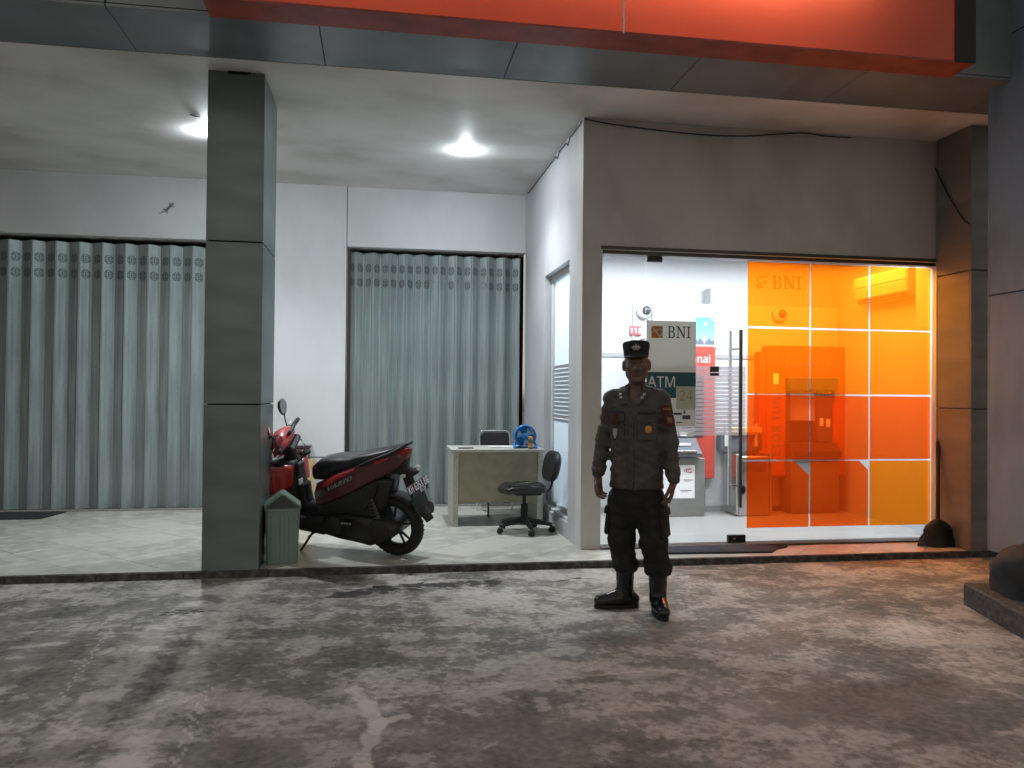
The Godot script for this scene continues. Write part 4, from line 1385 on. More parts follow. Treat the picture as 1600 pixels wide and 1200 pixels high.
	loft(cov, cr)
	var bar := obj("handlebar_cover", cov, M.red_plastic, t)
	var dash := S()
	box(dash, Vector3(0.885, 1.02, 0), Vector3(0.03, 0.10, 0.17), 0.012, Basis(Vector3(0, 0, 1), 0.75))
	obj("dial", dash, M.black_plastic, bar, turned)
	var und := S()
	box(und, Vector3(0.90, 0.91, 0), Vector3(0.11, 0.06, 0.30), 0.02)
	tube(und, [Vector3(0.93, 0.74, 0), Vector3(0.91, 0.92, 0)], 0.05, 12)
	obj("lower_cover", und, M.black_plastic, bar, turned)
	var wire := S()
	tube(wire, curve([turned * Vector3(0.86, 0.92, -0.10), Vector3(0.82, 0.86, -0.06), Vector3(0.83, 0.78, -0.02), Vector3(0.86, 0.74, 0.0)]), 0.005, 6)
	tube(wire, curve([turned * Vector3(0.87, 0.93, 0.12), Vector3(0.83, 0.87, 0.09), Vector3(0.84, 0.79, 0.05), Vector3(0.88, 0.74, 0.03)]), 0.005, 6)
	obj("cable", wire, M.dark_steel, bar)
	for sg in [-1.0, 1.0]:
		var gp := S()
		tube(gp, [Vector3(0.935, 0.965, 0.20 * sg), Vector3(0.90, 0.99, 0.33 * sg), Vector3(0.895, 0.992, 0.345 * sg)], [0.018, 0.019, 0.014], 12)
		box(gp, Vector3(0.935, 0.97, 0.205 * sg), Vector3(0.05, 0.05, 0.05), 0.012)
		obj("grip", gp, M.matt_black, bar, turned)
		var lv := S()
		tube(lv, curve([Vector3(0.975, 0.965, 0.19 * sg), Vector3(0.985, 0.96, 0.25 * sg), Vector3(0.965, 0.97, 0.34 * sg)]), 0.006, 6)
		obj("brake_lever", lv, M.chrome, bar, turned)
		var ms := S()
		tube(ms, curve([Vector3(0.955, 0.98, 0.185 * sg), Vector3(0.965, 1.05, 0.20 * sg), Vector3(0.97, 1.10, 0.235 * sg)]), 0.006, 8)
		var mr := obj("mirror", ms, M.black_plastic, bar, turned)
		var MB := Transform3D(Basis(Vector3(0, 0, 1), Vector3(0, 1, 0), Vector3(-1, 0, 0)) * Basis(Vector3.UP, -0.25 * sg), Vector3(0.97, 1.155, 0.245 * sg))
		var po := PackedVector2Array()
		for k in 22:
			var a := TAU * k / 22
			po.append(Vector2(cos(a) * (0.060 + 0.012 * sin(a)), sin(a) * 0.075))
		var hs := S()
		prism(hs, po, -0.022, 0.002, 0.008, MB)
		obj("mirror_shell", hs, M.black_plastic, mr)
		var gs := S()
		prism(gs, inset(po, 0.007), 0.0025, 0.004, 0.0, MB)
		obj("mirror_glass", gs, M.mirror_glass, mr)
	var ks := S()
	tube(ks, [Vector3(0.655, 0.228, -0.13), Vector3(0.79, 0.03, -0.215)], 0.010, 8)
	box(ks, Vector3(0.795, 0.028, -0.222), Vector3(0.05, 0.012, 0.04), 0.004)
	tube(ks, [Vector3(0.64, 0.20, -0.13), Vector3(0.72, 0.16, -0.16)], 0.006, 6)
	obj("side_stand", ks, M.black_plastic, t)

# ---------------------------------------------------------------- the policeman
func merge(into: Array, part: Array, X := Transform3D.IDENTITY) -> void:
	var base: int = into[0].size()
	var V: PackedVector3Array = into[0]
	var I: PackedInt32Array = into[1]
	for v in part[0]: V.append(X * v)
	for i in part[1]: I.append(i + base)
	into[0] = V
	into[1] = I

func blank() -> Array:
	return [PackedVector3Array(), PackedInt32Array()]

# how far the front of a skin stands at (x, y)
func front_of(V: PackedVector3Array, x: float, y: float, reach := 0.014) -> float:
	var best := -1.0
	for v in V:
		if absf(v.x - x) < reach and absf(v.y - y) < reach: best = maxf(best, v.z)
	return best

# a thin patch that follows the front of a skin
func patch(V: PackedVector3Array, c: Vector2, outline: PackedVector2Array, lift: float, tilt := 0.0) -> SurfaceTool:
	var st := S()
	var n := outline.size()
	var mid := Vector3(c.x, c.y, front_of(V, c.x, c.y) + lift)
	var rim := []
	for p in outline:
		var q := c + p.rotated(tilt)
		rim.append(Vector3(q.x, q.y, front_of(V, q.x, q.y) + lift))
	for i in n:
		tri(st, mid, rim[i], rim[(i + 1) % n], Vector3(0, 0, 1))
		var out := Vector3(outline[i].x + outline[(i + 1) % n].x, outline[i].y + outline[(i + 1) % n].y, 0)
		quad(st, rim[i], rim[(i + 1) % n], rim[(i + 1) % n] - Vector3(0, 0, 0.012), rim[i] - Vector3(0, 0, 0.012), out)
	return st

func hand_prims(w: Vector3, s: float) -> Array:
	# s is +1 for the left hand; the palm faces the thigh, the thumb points forward
	var D := Vector3(-0.10 * s, -1, 0.10).normalized()
	var P := Vector3(-s, 0, 0.25).normalized()
	var T := D.cross(P) * (1.0 if D.cross(P).z > 0 else -1.0)
	var a := [["c", w + Vector3(0, 0.05, 0), w, 0.027, 0.024, 0.02]]
	var spread := [0.030, 0.010, -0.010, -0.028]
	var lens := [0.070, 0.078, 0.072, 0.056]
	for f in 4:
		var kn: Vector3 = w + D * (0.088 - absf(spread[f] - 0.008) * 0.25) + T * spread[f]
		a.append(["c", w + D * 0.012 + T * spread[f] * 0.6, kn, 0.0155, 0.0115, 0.014])
		var dir: Vector3 = (D + T * spread[f] * 3.0).normalized()
		var at := kn
		var bends := [0.30, 0.55, 0.45]
		var share := [0.45, 0.31, 0.24]
		for g in 3:
			dir = dir.rotated(dir.cross(P).normalized(), bends[g] + f * 0.05)
			var to: Vector3 = at + dir * lens[f] * share[g]
			a.append(["c", at, to, 0.0098 - g * 0.0009, 0.0090 - g * 0.001, 0.005])
			at = to
	var t0 := w + D * 0.022 + T * 0.022 + P * 0.006
	var t1 := t0 + (D * 0.7 + T * 0.75 + P * 0.35).normalized() * 0.045
	var t2 := t1 + (D * 0.9 + T * 0.25 + P * 0.35).normalized() * 0.032
	var t3 := t2 + (D * 0.95 + P * 0.4).normalized() * 0.022
	a.append(["c", t0, t1, 0.017, 0.0125, 0.012])
	a.append(["c", t1, t2, 0.0120, 0.0105, 0.005])
	a.append(["c", t2, t3, 0.0105, 0.0085, 0.005])
	return a

func make_person() -> void:
	var pn := thing("person", "man in grey brown police uniform and black cap standing before the booth door", "person", Vector3(1.63, 0, -4.92), deg_to_rad(-36))
	var sh := [Vector3(-0.155, 1.350, 0.01), Vector3(0.150, 1.350, -0.01)]
	var el := [Vector3(-0.222, 1.08, -0.01), Vector3(0.205, 1.08, -0.03)]
	var wr := [Vector3(-0.240, 0.845, 0.055), Vector3(0.250, 0.835, 0.035)]
	var kn := [Vector3(-0.092, 0.46, 0.01), Vector3(0.120, 0.46, 0.02)]
	var an := [Vector3(-0.083, 0.27, -0.038), Vector3(0.142, 0.27, -0.017)]
	var toe := [Vector3(-0.84, 0, 0.54), Vector3(0.48, 0, 0.88)]
	# the body: trunk, limbs, then head and hands on finer grids
	var body := blank()
	var pr := [["c", Vector3(0, 0.82, 0), Vector3(0, 1.28, 0), 0.12, 0.13, 0.04, 1.6], ["c", Vector3(-0.11, 1.32, 0), Vector3(0.11, 1.32, 0), 0.048, 0.048, 0.04], ["c", Vector3(0, 1.36, -0.02), Vector3(0, 1.48, -0.012), 0.058, 0.050, 0.04]]
	for k in 2:
		pr.append(["c", sh[k], el[k], 0.040, 0.034, 0.03])
		pr.append(["c", el[k], wr[k], 0.034, 0.025, 0.02])
		pr.append(["c", Vector3(kn[k].x * 0.7, 0.74, 0), kn[k], 0.065, 0.055, 0.03])
		pr.append(["c", kn[k], an[k] - Vector3(0, 0.16, 0), 0.05, 0.026, 0.03])
	field_mesh(body, pr, Vector3(-0.36, 0.05, -0.2), Vector3(0.34, 1.47, 0.2), 0.016)
	var hd := []
	for s in [-1.0, 1.0]:
		hd.append_array([["c", Vector3(0.050 * s, -0.058, 0.0), Vector3(0.012 * s, -0.104, 0.060), 0.026, 0.018, 0.03], ["e", Vector3(0.047 * s, -0.016, 0.056), Vector3(0.023, 0.017, 0.021), 0, 0, 0.025],
			["e", Vector3(0.0125 * s, -0.033, 0.098), Vector3(0.010, 0.008, 0.011), 0, 0, 0.008], ["e", Vector3(0.087 * s, -0.002, -0.008), Vector3(0.013, 0.036, 0.022), 0, 0, 0.010], ["e", Vector3(0.076 * s, -0.01, 0.0), Vector3(0.010, 0.022, 0.014), 0, 0, 0.01]])
	hd.append_array([["e", Vector3(0, 0.035, -0.015), Vector3(0.076, 0.093, 0.094), 0, 0, 0.03], ["e", Vector3(0, -0.02, 0.018), Vector3(0.065, 0.085, 0.076), 0, 0, 0.03], ["e", Vector3(0, -0.103, 0.066), Vector3(0.021, 0.016, 0.018), 0, 0, 0.02],
		["c", Vector3(-0.038, 0.030, 0.080), Vector3(0.038, 0.030, 0.080), 0.010, 0.010, 0.02], ["c", Vector3(0, 0.020, 0.088), Vector3(0, -0.026, 0.108), 0.007, 0.012, 0.010],
		["c", Vector3(-0.017, -0.056, 0.087), Vector3(0.017, -0.056, 0.087), 0.0065, 0.0065, 0.008], ["c", Vector3(-0.014, -0.067, 0.085), Vector3(0.014, -0.067, 0.085), 0.007, 0.007, 0.008],
		["c", Vector3(0, -0.07, -0.02), Vector3(0, -0.19, -0.03), 0.056, 0.058, 0.03]])
	for s in [-1.0, 1.0]:
		hd.append_array([["-e", Vector3(0.031 * s, 0.008, 0.094), Vector3(0.017, 0.010, 0.013), 0, 0, 0.010], ["-e", Vector3(0.094 * s, 0.0, 0.004), Vector3(0.006, 0.018, 0.010), 0, 0, 0.006]])
	hd.append(["-e", Vector3(0, -0.0615, 0.097), Vector3(0.024, 0.0024, 0.010), 0, 0, 0.005])
	var head := blank()
	field_mesh(head, hd, Vector3(-0.105, -0.17, -0.125), Vector3(0.105, 0.14, 0.135), 0.0042)
	var HX := Transform3D(Basis(Vector3.UP, 0.30) * Basis(Vector3(0, 0, 1), 0.03) * Basis.from_scale(Vector3.ONE * 0.93), Vector3(0.0, 1.568, 0.012))
	merge(body, head, HX)
	for k in 2:
		var hand := blank()
		field_mesh(hand, hand_prims(wr[k], -1.0 if k == 0 else 1.0), wr[k] - Vector3(0.08, 0.20, 0.08), wr[k] + Vector3(0.08, 0.06, 0.10), 0.0036)
		merge(body, hand)
	obj("body", field_commit(body), M.skin, pn)
	var face := Transform3D(HX)
	for s in [-1.0, 1.0]:
		var e := S()
		sphere(e, Vector3(0.031 * s, 0.006, 0.0745), Vector3(0.0118, 0.0068, 0.0112), 14)
		var eye := obj("eye", e, M.eye_white, pn, face)
		var ir := S()
		sphere(ir, Vector3(0.031 * s, 0.006, 0.0822), Vector3(0.0056, 0.0056, 0.0042), 12)
		obj("iris", ir, M.hair_black, eye)
		var br := S()
		tube(br, curve([Vector3(0.014 * s, 0.0265, 0.0900), Vector3(0.030 * s, 0.030, 0.0875), Vector3(0.045 * s, 0.0265, 0.0800)]), 0.0034, 6)
		obj("eyebrow", br, M.hair_black, pn, face)
	var lp := S()
	tube(lp, curve([Vector3(-0.023, -0.0595, 0.088), Vector3(-0.008, -0.0545, 0.0935), Vector3(0, -0.056, 0.0945), Vector3(0.008, -0.0545, 0.0935), Vector3(0.023, -0.0595, 0.088)]), 0.0042, 6)
	tube(lp, curve([Vector3(-0.018, -0.065, 0.0885), Vector3(0, -0.0695, 0.0925), Vector3(0.018, -0.065, 0.0885)]), 0.0048, 6)
	obj("mouth", lp, M.lip, pn, face)
	var hr := blank()
	field_mesh(hr, [["e", Vector3(0, 0.03, -0.022), Vector3(0.080, 0.090, 0.094), 0, 0, 0.01], ["-e", Vector3(0, -0.03, 0.075), Vector3(0.085, 0.14, 0.085), 0, 0, 0.01], ["-e", Vector3(0, -0.10, -0.02), Vector3(0.11, 0.075, 0.13), 0, 0, 0.01], ["-e", Vector3(0.085, -0.01, 0.0), Vector3(0.02, 0.036, 0.03), 0, 0, 0.006], ["-e", Vector3(-0.085, -0.01, 0.0), Vector3(0.02, 0.036, 0.03), 0, 0, 0.006]], Vector3(-0.10, -0.08, -0.13), Vector3(0.10, 0.13, 0.10), 0.006)
	obj("hair", field_commit(hr), M.hair_black, pn, face)
	# cap: flat topped crown, curved peak, emblem
	var cp := S()
	var cr := []
	for q in [[0.052, 0.081, 0.099, 0.0], [0.075, 0.086, 0.104, 0.0], [0.098, 0.088, 0.106, 0.003], [0.130, 0.093, 0.110, 0.009], [0.148, 0.0935, 0.110, 0.011], [0.157, 0.088, 0.104, 0.011], [0.161, 0.068, 0.080, 0.010], [0.163, 0.02, 0.02, 0.008]]:
		var ring := []
		for i in 40:
			var a := TAU * i / 40
			var up: float = q[3] * maxf(0.0, sin(a)) + (0.018 * maxf(0.0, sin(a)) if q[0] < 0.08 else 0.0)
			ring.append(Vector3(cos(a) * q[1], q[0] + up, sin(a) * q[2] - 0.008))
		cr.append(ring)
	loft(cp, cr)
	var cap := obj("cap", cp, M.cap_cloth, pn, face)
	var pk := S()
	var tops := []
	for j in 5:
		var row := []
		for i in 21:
			var a := deg_to_rad(20.0 + 140.0 * i / 20)
			var e := sin(PI * i / 20)
			var rr := 1.0 + j / 4.0 * 0.56 * pow(e, 0.7)
			row.append(Vector3(cos(a) * 0.084 * (1.0 + (rr - 1.0) * 0.35), 0.070 + 0.012 * sin(a) - j / 4.0 * 0.030 * e - 0.016 * pow(cos(a), 2), sin(a) * 0.102 * rr - 0.008))
		tops.append(row)
	soft(pk)
	for j in 4:
		for i in 20:
			quad(pk, tops[j][i], tops[j][i + 1], tops[j + 1][i + 1], tops[j + 1][i], Vector3.UP)
			var dn := Vector3(0, -0.004, 0)
			quad(pk, tops[j][i] + dn, tops[j][i + 1] + dn, tops[j + 1][i + 1] + dn, tops[j + 1][i] + dn, Vector3.DOWN)
	hard(pk)
	for i in 20: quad(pk, tops[4][i], tops[4][i + 1], tops[4][i + 1] - Vector3(0, 0.004, 0), tops[4][i] - Vector3(0, 0.004, 0), Vector3(0, 0, 1))
	obj("peak", pk, M.cap_cloth, cap)
	var em := S()
	sphere(em, Vector3(0, 0.119, 0.1035), Vector3(0.008, 0.016, 0.006), 12)
	sphere(em, Vector3(0, 0.138, 0.1045), Vector3(0.004, 0.006, 0.005), 8)
	for s in [-1.0, 1.0]:
		for k in 4:
			sphere(em, Vector3(s * (0.012 + k * 0.0042), 0.120 - k * 0.001, 0.1025 - k * 0.0018), Vector3(0.0035, 0.017 - k * 0.003, 0.004), 8)
		sphere(em, Vector3(s * 0.010, 0.103, 0.1015), Vector3(0.009, 0.0035, 0.004), 8)
	obj("emblem", em, M.emblem_silver, cap)
	# shirt
	var shirt := blank()
	var sp := [["c", Vector3(0, 0.76, 0), Vector3(0, 1.05, 0), 0.176, 0.162, 0.04, 1.48], ["c", Vector3(0, 1.05, 0), Vector3(0, 1.27, 0.005), 0.162, 0.168, 0.04, 1.44], ["c", Vector3(-0.095, 1.312, -0.005), Vector3(0.095, 1.312, -0.005), 0.078, 0.078, 0.05, 1.1], ["c", Vector3(0, 1.34, -0.02), Vector3(0, 1.425, -0.025), 0.085, 0.064, 0.04]]
	for k in 2: sp.append(["c", Vector3(-0.035 + 0.07 * k, 1.395, -0.02), sh[k] + Vector3(0, 0.0, -0.01), 0.046, 0.052, 0.035])
	for k in 2:
		sp.append(["c", sh[k], el[k], 0.062, 0.053, 0.03])
		sp.append(["c", el[k], wr[k] + Vector3(0, 0.03, 0), 0.053, 0.043, 0.025])
	sp.append(["-e", Vector3(0, 1.455, 0.080), Vector3(0.050, 0.115, 0.095), 0, 0, 0.012])
	field_mesh(shirt, sp, Vector3(-0.36, 0.76, -0.18), Vector3(0.32, 1.50, 0.2), 0.0105, 0.026, Vector3(0.20, 0.085, 0.20), [[Vector3(0, 0.782, 0), Vector3(0, -1, 0)]])
	var so := obj("shirt", field_commit(shirt), M.shirt_cloth, pn)
	var SV: PackedVector3Array = shirt[0]
	for s in [-1.0, 1.0]:
		# collar leaf with its pin
		var cl := S()
		var loopa := [Vector3(0.062 * s, 1.452, -0.055), Vector3(0.066 * s, 1.442, -0.005), Vector3(0.052 * s, 1.405, 0.050), Vector3(0.016 * s, 1.335, 0.112), Vector3(0.052 * s, 1.318, 0.124), Vector3(0.098 * s, 1.372, 0.088), Vector3(0.102 * s, 1.408, 0.02), Vector3(0.090 * s, 1.425, -0.05)]
		var mid := Vector3(0.074 * s, 1.392, 0.078)
		for i in loopa.size():
			var a: Vector3 = loopa[i]
			var b: Vector3 = loopa[(i + 1) % loopa.size()]
			tri(cl, mid, a, b, Vector3(0.3 * s, 0.5, 1))
			tri(cl, mid - Vector3(0, 0.004, 0.006), a - Vector3(0, 0.004, 0.006), b - Vector3(0, 0.004, 0.006), Vector3(-0.3 * s, -0.5, -1))
			quad(cl, a, b, b - Vector3(0, 0.004, 0.006), a - Vector3(0, 0.004, 0.006), (a + b) / 2 - mid)
		var col := obj("collar", cl, M.shirt_cloth, so)
		var pin := S()
		for q in [[0.070, 1.362], [0.078, 1.382]]: box(pin, Vector3(q[0] * s, q[1], 0.112 if q[1] < 1.37 else 0.097), Vector3(0.018, 0.017, 0.005), 0.001, Basis(Vector3(1, 0, 0), -0.6) * Basis(Vector3(0, 0, 1), 0.2 * s))
		obj("collar_pin", pin, M.emblem_silver, col)
		# shoulder strap
		var ep := S()
		box(ep, Vector3(0.122 * s, 1.413, -0.012), Vector3(0.105, 0.010, 0.042), 0.004, Basis(Vector3(0, 0, 1), -0.36 * s))
		obj("shoulder_strap", ep, M.patch_dark, so)
		# chest pocket: bag, flap, button
		obj("pocket", patch(SV, Vector2(0.098 * s, 1.155), rounded(0.105, 0.115, 0.012, 3), 0.003), M.shirt_cloth, so)
		obj("pocket_flap", patch(SV, Vector2(0.098 * s, 1.232), PackedVector2Array([Vector2(-0.056, 0.026), Vector2(0, 0.028), Vector2(0.056, 0.026), Vector2(0.056, -0.012), Vector2(0.03, -0.020), Vector2(0, -0.028), Vector2(-0.03, -0.020), Vector2(-0.056, -0.012)]), 0.008), M.shirt_cloth, so)
		obj("name_strip", patch(SV, Vector2(0.098 * s, 1.268), rounded(0.105, 0.02, 0.003, 2), 0.006), M.patch_dark, so)
	obj("placket", patch(SV, Vector2(0.0, 1.06), PackedVector2Array([Vector2(-0.016, 0.25), Vector2(0.016, 0.25), Vector2(0.018, 0.1), Vector2(0.018, -0.1), Vector2(0.018, -0.265), Vector2(-0.016, -0.265), Vector2(-0.016, -0.1), Vector2(-0.016, 0.1)]), 0.004), M.shirt_cloth, so)
	for k in 6:
		var bt := S()
		var y := 1.27 - k * 0.085
		sphere(bt, Vector3(0.0, y, front_of(SV, 0.0, y) + 0.006), Vector3(0.006, 0.006, 0.003), 10)
		obj("button", bt, M.patch_dark, so)
	var bd := S()
	sphere(bd, Vector3(0.108, 1.165, front_of(SV, 0.108, 1.165) + 0.008), Vector3(0.023, 0.023, 0.005), 20)
	for k in 12: sphere(bd, Vector3(0.108 + cos(TAU * k / 12) * 0.023, 1.165 + sin(TAU * k / 12) * 0.023, front_of(SV, 0.108, 1.165) + 0.006), Vector3(0.004, 0.004, 0.004), 6)
	obj("gold_badge", bd, M.badge_gold, so)
	obj("name_tag", patch(SV, Vector2(-0.112, 1.225), rounded(0.052, 0.062, 0.006, 2), 0.014, 0.08), M.patch_red, so)
	obj("silver_badge", patch(SV, Vector2(-0.108, 1.135), PackedVector2Array([Vector2(-0.016, 0.03), Vector2(0.016, 0.03), Vector2(0.018, 0.0), Vector2(0, -0.036), Vector2(-0.018, 0.0)]), 0.012), M.emblem_silver, so)
	# sleeve badges on the left arm
	var ax: Vector3 = (el[1] - sh[1]).normalized()
	for q in [[0.055, 0.020, 0.55, M.patch_red], [0.058, 0.007, 0.40, M.patch_gold], [0.080, 0.012, 0.50, M.patch_red], [0.128, 0.034, 0.48, M.patch_red], [0.128, 0.018, 0.22, M.patch_gold]]:
		var st := S()
		var rings := []
		for j in 2:
			var row := []
			for i in 9:
				var a: float = 0.80 + (i / 8.0 - 0.5) * 2.0 * q[2]
				var rad := 0.0705 + (0.0015 if q[3] == M.patch_gold else 0.0)
				row.append(sh[1] + ax * (q[0] + (j - 0.5) * 2.0 * q[1]) + Vector3(cos(a), 0, sin(a)) * rad)
			rings.append(row)
		soft(st)
		for i in 8: quad(st, rings[0][i], rings[0][i + 1], rings[1][i + 1], rings[1][i], Vector3(0.7, 0, 0.7))
		obj("sleeve_badge", st, q[3], so)
	# trousers bloused into the boots
	var tr := blank()
	var tp := [["c", Vector3(0, 0.86, 0), Vector3(0.005, 0.70, 0), 0.140, 0.162, 0.03, 1.45]]
	for k in 2:
		tp.append(["c", Vector3(-0.088 if k == 0 else 0.100, 0.70, 0), kn[k], 0.098, 0.083, 0.025])
		tp.append(["c", kn[k], an[k], 0.083, 0.074, 0.03])
		tp.append(["e", an[k] + Vector3(0, 0.02, 0), Vector3(0.088, 0.055, 0.088), 0, 0, 0.03])
	field_mesh(tr, tp, Vector3(-0.22, 0.20, -0.18), Vector3(0.27, 0.90, 0.18), 0.0115, 0.026, Vector3(0.16, 0.09, 0.16), [[Vector3(0, 0.235, 0), Vector3(0, -1, 0)]])
	var to := obj("trousers", field_commit(tr), M.trouser_cloth, pn)
	for s in [-1.0, 1.0]:
		var pc := S()
		var cx := -0.168 if s < 0 else 0.186
		box(pc, Vector3(cx, 0.565, 0.005), Vector3(0.036, 0.17, 0.15), 0.014, Basis(Vector3(0, 0, 1), 0.10 * s))
		box(pc, Vector3(cx + 0.006 * s, 0.645, 0.005), Vector3(0.024, 0.055, 0.165), 0.008, Basis(Vector3(0, 0, 1), 0.22 * s))
		obj("cargo_pocket", pc, M.trouser_cloth, to)
	# boots
	for k in 2:
		var bo := blank()
		var d: Vector3 = toe[k]
		var g := Vector3(an[k].x, 0, an[k].z)
		field_mesh(bo, [["c", an[k] + Vector3(0, 0.03, 0), g + Vector3(0, 0.10, 0), 0.062, 0.054, 0.02], ["c", g - d * 0.055 + Vector3(0, 0.055, 0), g + d * 0.06 + Vector3(0, 0.062, 0), 0.042, 0.045, 0.03], ["c", g + d * 0.06 + Vector3(0, 0.06, 0), g + d * 0.165 + Vector3(0, 0.048, 0), 0.046, 0.040, 0.03]], g + Vector3(-0.24, 0.0, -0.24), g + Vector3(0.24, 0.34, 0.24), 0.0095, 0.006, Vector3(0.05, 0.03, 0.05), [[Vector3(0, 0.022, 0), Vector3(0, -1, 0)]])
		var bt := obj("boot", field_commit(bo), M.boot_leather, pn)
		var sl := S()
		var side := Vector3(-d.z, 0, d.x)
		var ring0 := []
		var ring1 := []
		for i in 28:
			var a := TAU * i / 28
			var p := g + d * (0.055 + cos(a) * 0.148) + side * sin(a) * (0.045 + 0.004 * cos(a))
			ring0.append(p + Vector3(0, 0.001, 0))
			ring1.append(p + Vector3(0, 0.026, 0))
		loft(sl, [ring0, ring1])
		obj("sole", sl, M.tyre_rubber, bt)
		var lc := S()
		for i in 7:
			var h := 0.10 + i * 0.022
			var fwd := g + d * (0.056 - i * 0.0006) + Vector3(0, h + 0.01, 0)
			tube(lc, [fwd - side * 0.022 - d * 0.008, fwd, fwd + side * 0.022 - d * 0.008], 0.003, 6)
		obj("lace", lc, M.matt_black, bt)

# ---------------------------------------------------------------- terrace furniture
func make_furniture() -> void:
	# swing-top bin
	var b := thing("swing_bin", "green plastic bin with a dark gabled swing lid beside the pillar", "bin", Vector3(-0.735, G, -6.44), 0.12)
	var st := S()
	var rings := []
	for q in [[0.0, 0.225, 0.20], [0.012, 0.235, 0.21], [0.30, 0.252, 0.228], [0.405, 0.258, 0.235], [0.41, 0.268, 0.245], [0.43, 0.268, 0.245]]:
		var ring := []
		var o := rounded(q[1], q[2], 0.03, 3)
		for p in o: ring.append(Vector3(p.x, q[0], p.y))
		rings.append(ring)
	loft(st, rings, true, false)
	for x in [-0.065, 0.0, 0.065]: box(st, Vector3(x, 0.2, 0.113), Vector3(0.035, 0.36, 0.006), 0.002, Basis(Vector3.RIGHT, 0.04))
	obj("tub", st, M.bin_green, b)
	var lid := S()
	prism(lid, PackedVector2Array([Vector2(-0.136, 0.43), Vector2(0.136, 0.43), Vector2(0.136, 0.455), Vector2(0.014, 0.548), Vector2(-0.014, 0.548), Vector2(-0.136, 0.455)]), -0.125, 0.125, 0.008)
	var lo := obj("lid", lid, M.bin_green, b)
	var fl := S()
	prism(fl, PackedVector2Array([Vector2(-0.118, 0.437), Vector2(0.118, 0.437), Vector2(0.118, 0.448), Vector2(0.006, 0.534), Vector2(-0.006, 0.534), Vector2(-0.118, 0.448)]), 0.1255, 0.132, 0.002)
	obj("flap", fl, M.bin_lid, lo)
	# desk
	var d := thing("desk", "worn beige office desk before the folding gate", "desk", Vector3(1.185, G, -8.20))
	obj("top", cbox(-0.475, 0.475, 0.738, 0.770, -0.30, 0.30, 0.004), M.desk_edge, d)
	obj("front_panel", cbox(-0.40, 0.40, 0.235, 0.737, 0.255, 0.272, 0.002), M.desk_board, d)
	obj("side_panel", cbox(-0.455, -0.4015, 0.0, 0.737, -0.28, 0.285, 0.003), M.desk_edge, d)
	obj("side_panel", cbox(0.4015, 0.455, 0.0, 0.737, -0.28, 0.285, 0.003), M.desk_edge, d)
	obj("apron", cbox(-0.40, 0.40, 0.66, 0.737, -0.27, -0.255), M.desk_board, d)
	# stacking chair behind it
	var c := thing("stacking_chair", "chrome framed stacking chair with black back, behind the desk", "chair", Vector3(1.345, G, -8.74), 0.15)
	var fr := S()
	for sx in [-0.2, 0.2]:
		tube(fr, curve([Vector3(sx * 1.05, 0.0, -0.26), Vector3(sx, 0.30, -0.22), Vector3(sx, 0.44, -0.19), Vector3(sx * 0.95, 0.62, -0.24)]), 0.011, 8)
	obj("rear_leg", fr, M.chrome, c)
	for sx in [-0.2, 0.2]:
		var lg := S()
		tube(lg, [Vector3(sx * 1.05, 0.0, 0.2), Vector3(sx, 0.43, 0.17)], 0.011, 8)
		sphere(lg, Vector3(sx * 1.05, 0.012, 0.2), Vector3(0.016, 0.012, 0.016), 10)
		obj("leg", lg, M.dark_steel, c)
	var bk := S()
	var loop := []
	for p in rounded(0.36, 0.36, 0.06, 5, Vector2(0, 0.72)): loop.append(Vector3(p.x, p.y, -0.25 - (p.y - 0.6) * 0.18))
	loop.append(loop[0])
	tube(bk, loop, 0.011, 8)
	obj("back_frame", bk, M.chrome, c)
	var pad := S()
	prism(pad, rounded(0.335, 0.30, 0.05, 5), -0.012, 0.016, 0.01, Transform3D(Basis(Vector3.RIGHT, -0.18), Vector3(0, 0.735, -0.272)))
	obj("backrest", pad, M.black_vinyl, c)
	var se := S()
	box(se, Vector3(0, 0.455, 0.0), Vector3(0.42, 0.05, 0.40), 0.02)
	obj("seat", se, M.black_vinyl, c)
	# swivel chair
	var o := thing("office_chair", "black swivel office chair turned sideways by the side window", "office chair", Vector3(1.385, G, -7.56), 0.12)
	var base := S()
	for k in 5:
		var a := TAU * k / 5 + 0.35
		var e := Vector3(cos(a) * 0.27, 0.075, sin(a) * 0.27)
		tube(base, [Vector3(cos(a) * 0.03, 0.115, sin(a) * 0.03), e * Vector3(0.6, 1.3, 0.6), e], [0.028, 0.024, 0.018], 8)
	lathe(base, [Vector2(0.0, 0.08), Vector2(0.05, 0.08), Vector2(0.045, 0.14), Vector2(0.0, 0.14)], 18)
	obj("star_base", base, M.black_plastic, o)
	for k in 5:
		var a := TAU * k / 5 + 0.35
		var w := S()
		for s in [-0.014, 0.014]:
			lathe(w, [Vector2(0, -0.010), Vector2(0.026, -0.010), Vector2(0.029, 0), Vector2(0.026, 0.010), Vector2(0, 0.010)], 16, Transform3D(Basis(Vector3(cos(a + 0.7), 0, sin(a + 0.7)), PI / 2) , Vector3(cos(a) * 0.27, 0.030, sin(a) * 0.27) + Vector3(cos(a + 0.7 + PI / 2), 0, sin(a + 0.7 + PI / 2)) * s))
		sphere(w, Vector3(cos(a) * 0.27, 0.048, sin(a) * 0.27), Vector3(0.028, 0.018, 0.028), 10)
		obj("caster", w, M.matt_black, o)
	var col := S()
	lathe(col, [Vector2(0.0, 0.13), Vector2(0.034, 0.13), Vector2(0.034, 0.27), Vector2(0.018, 0.275), Vector2(0.018, 0.37), Vector2(0.0, 0.37)], 16, Transform3D.IDENTITY, false)
	box(col, Vector3(0.02, 0.375, 0), Vector3(0.26, 0.035, 0.20), 0.012)
	obj("gas_lift", col, M.matt_black, o)
	var seat := S()
	rings = []
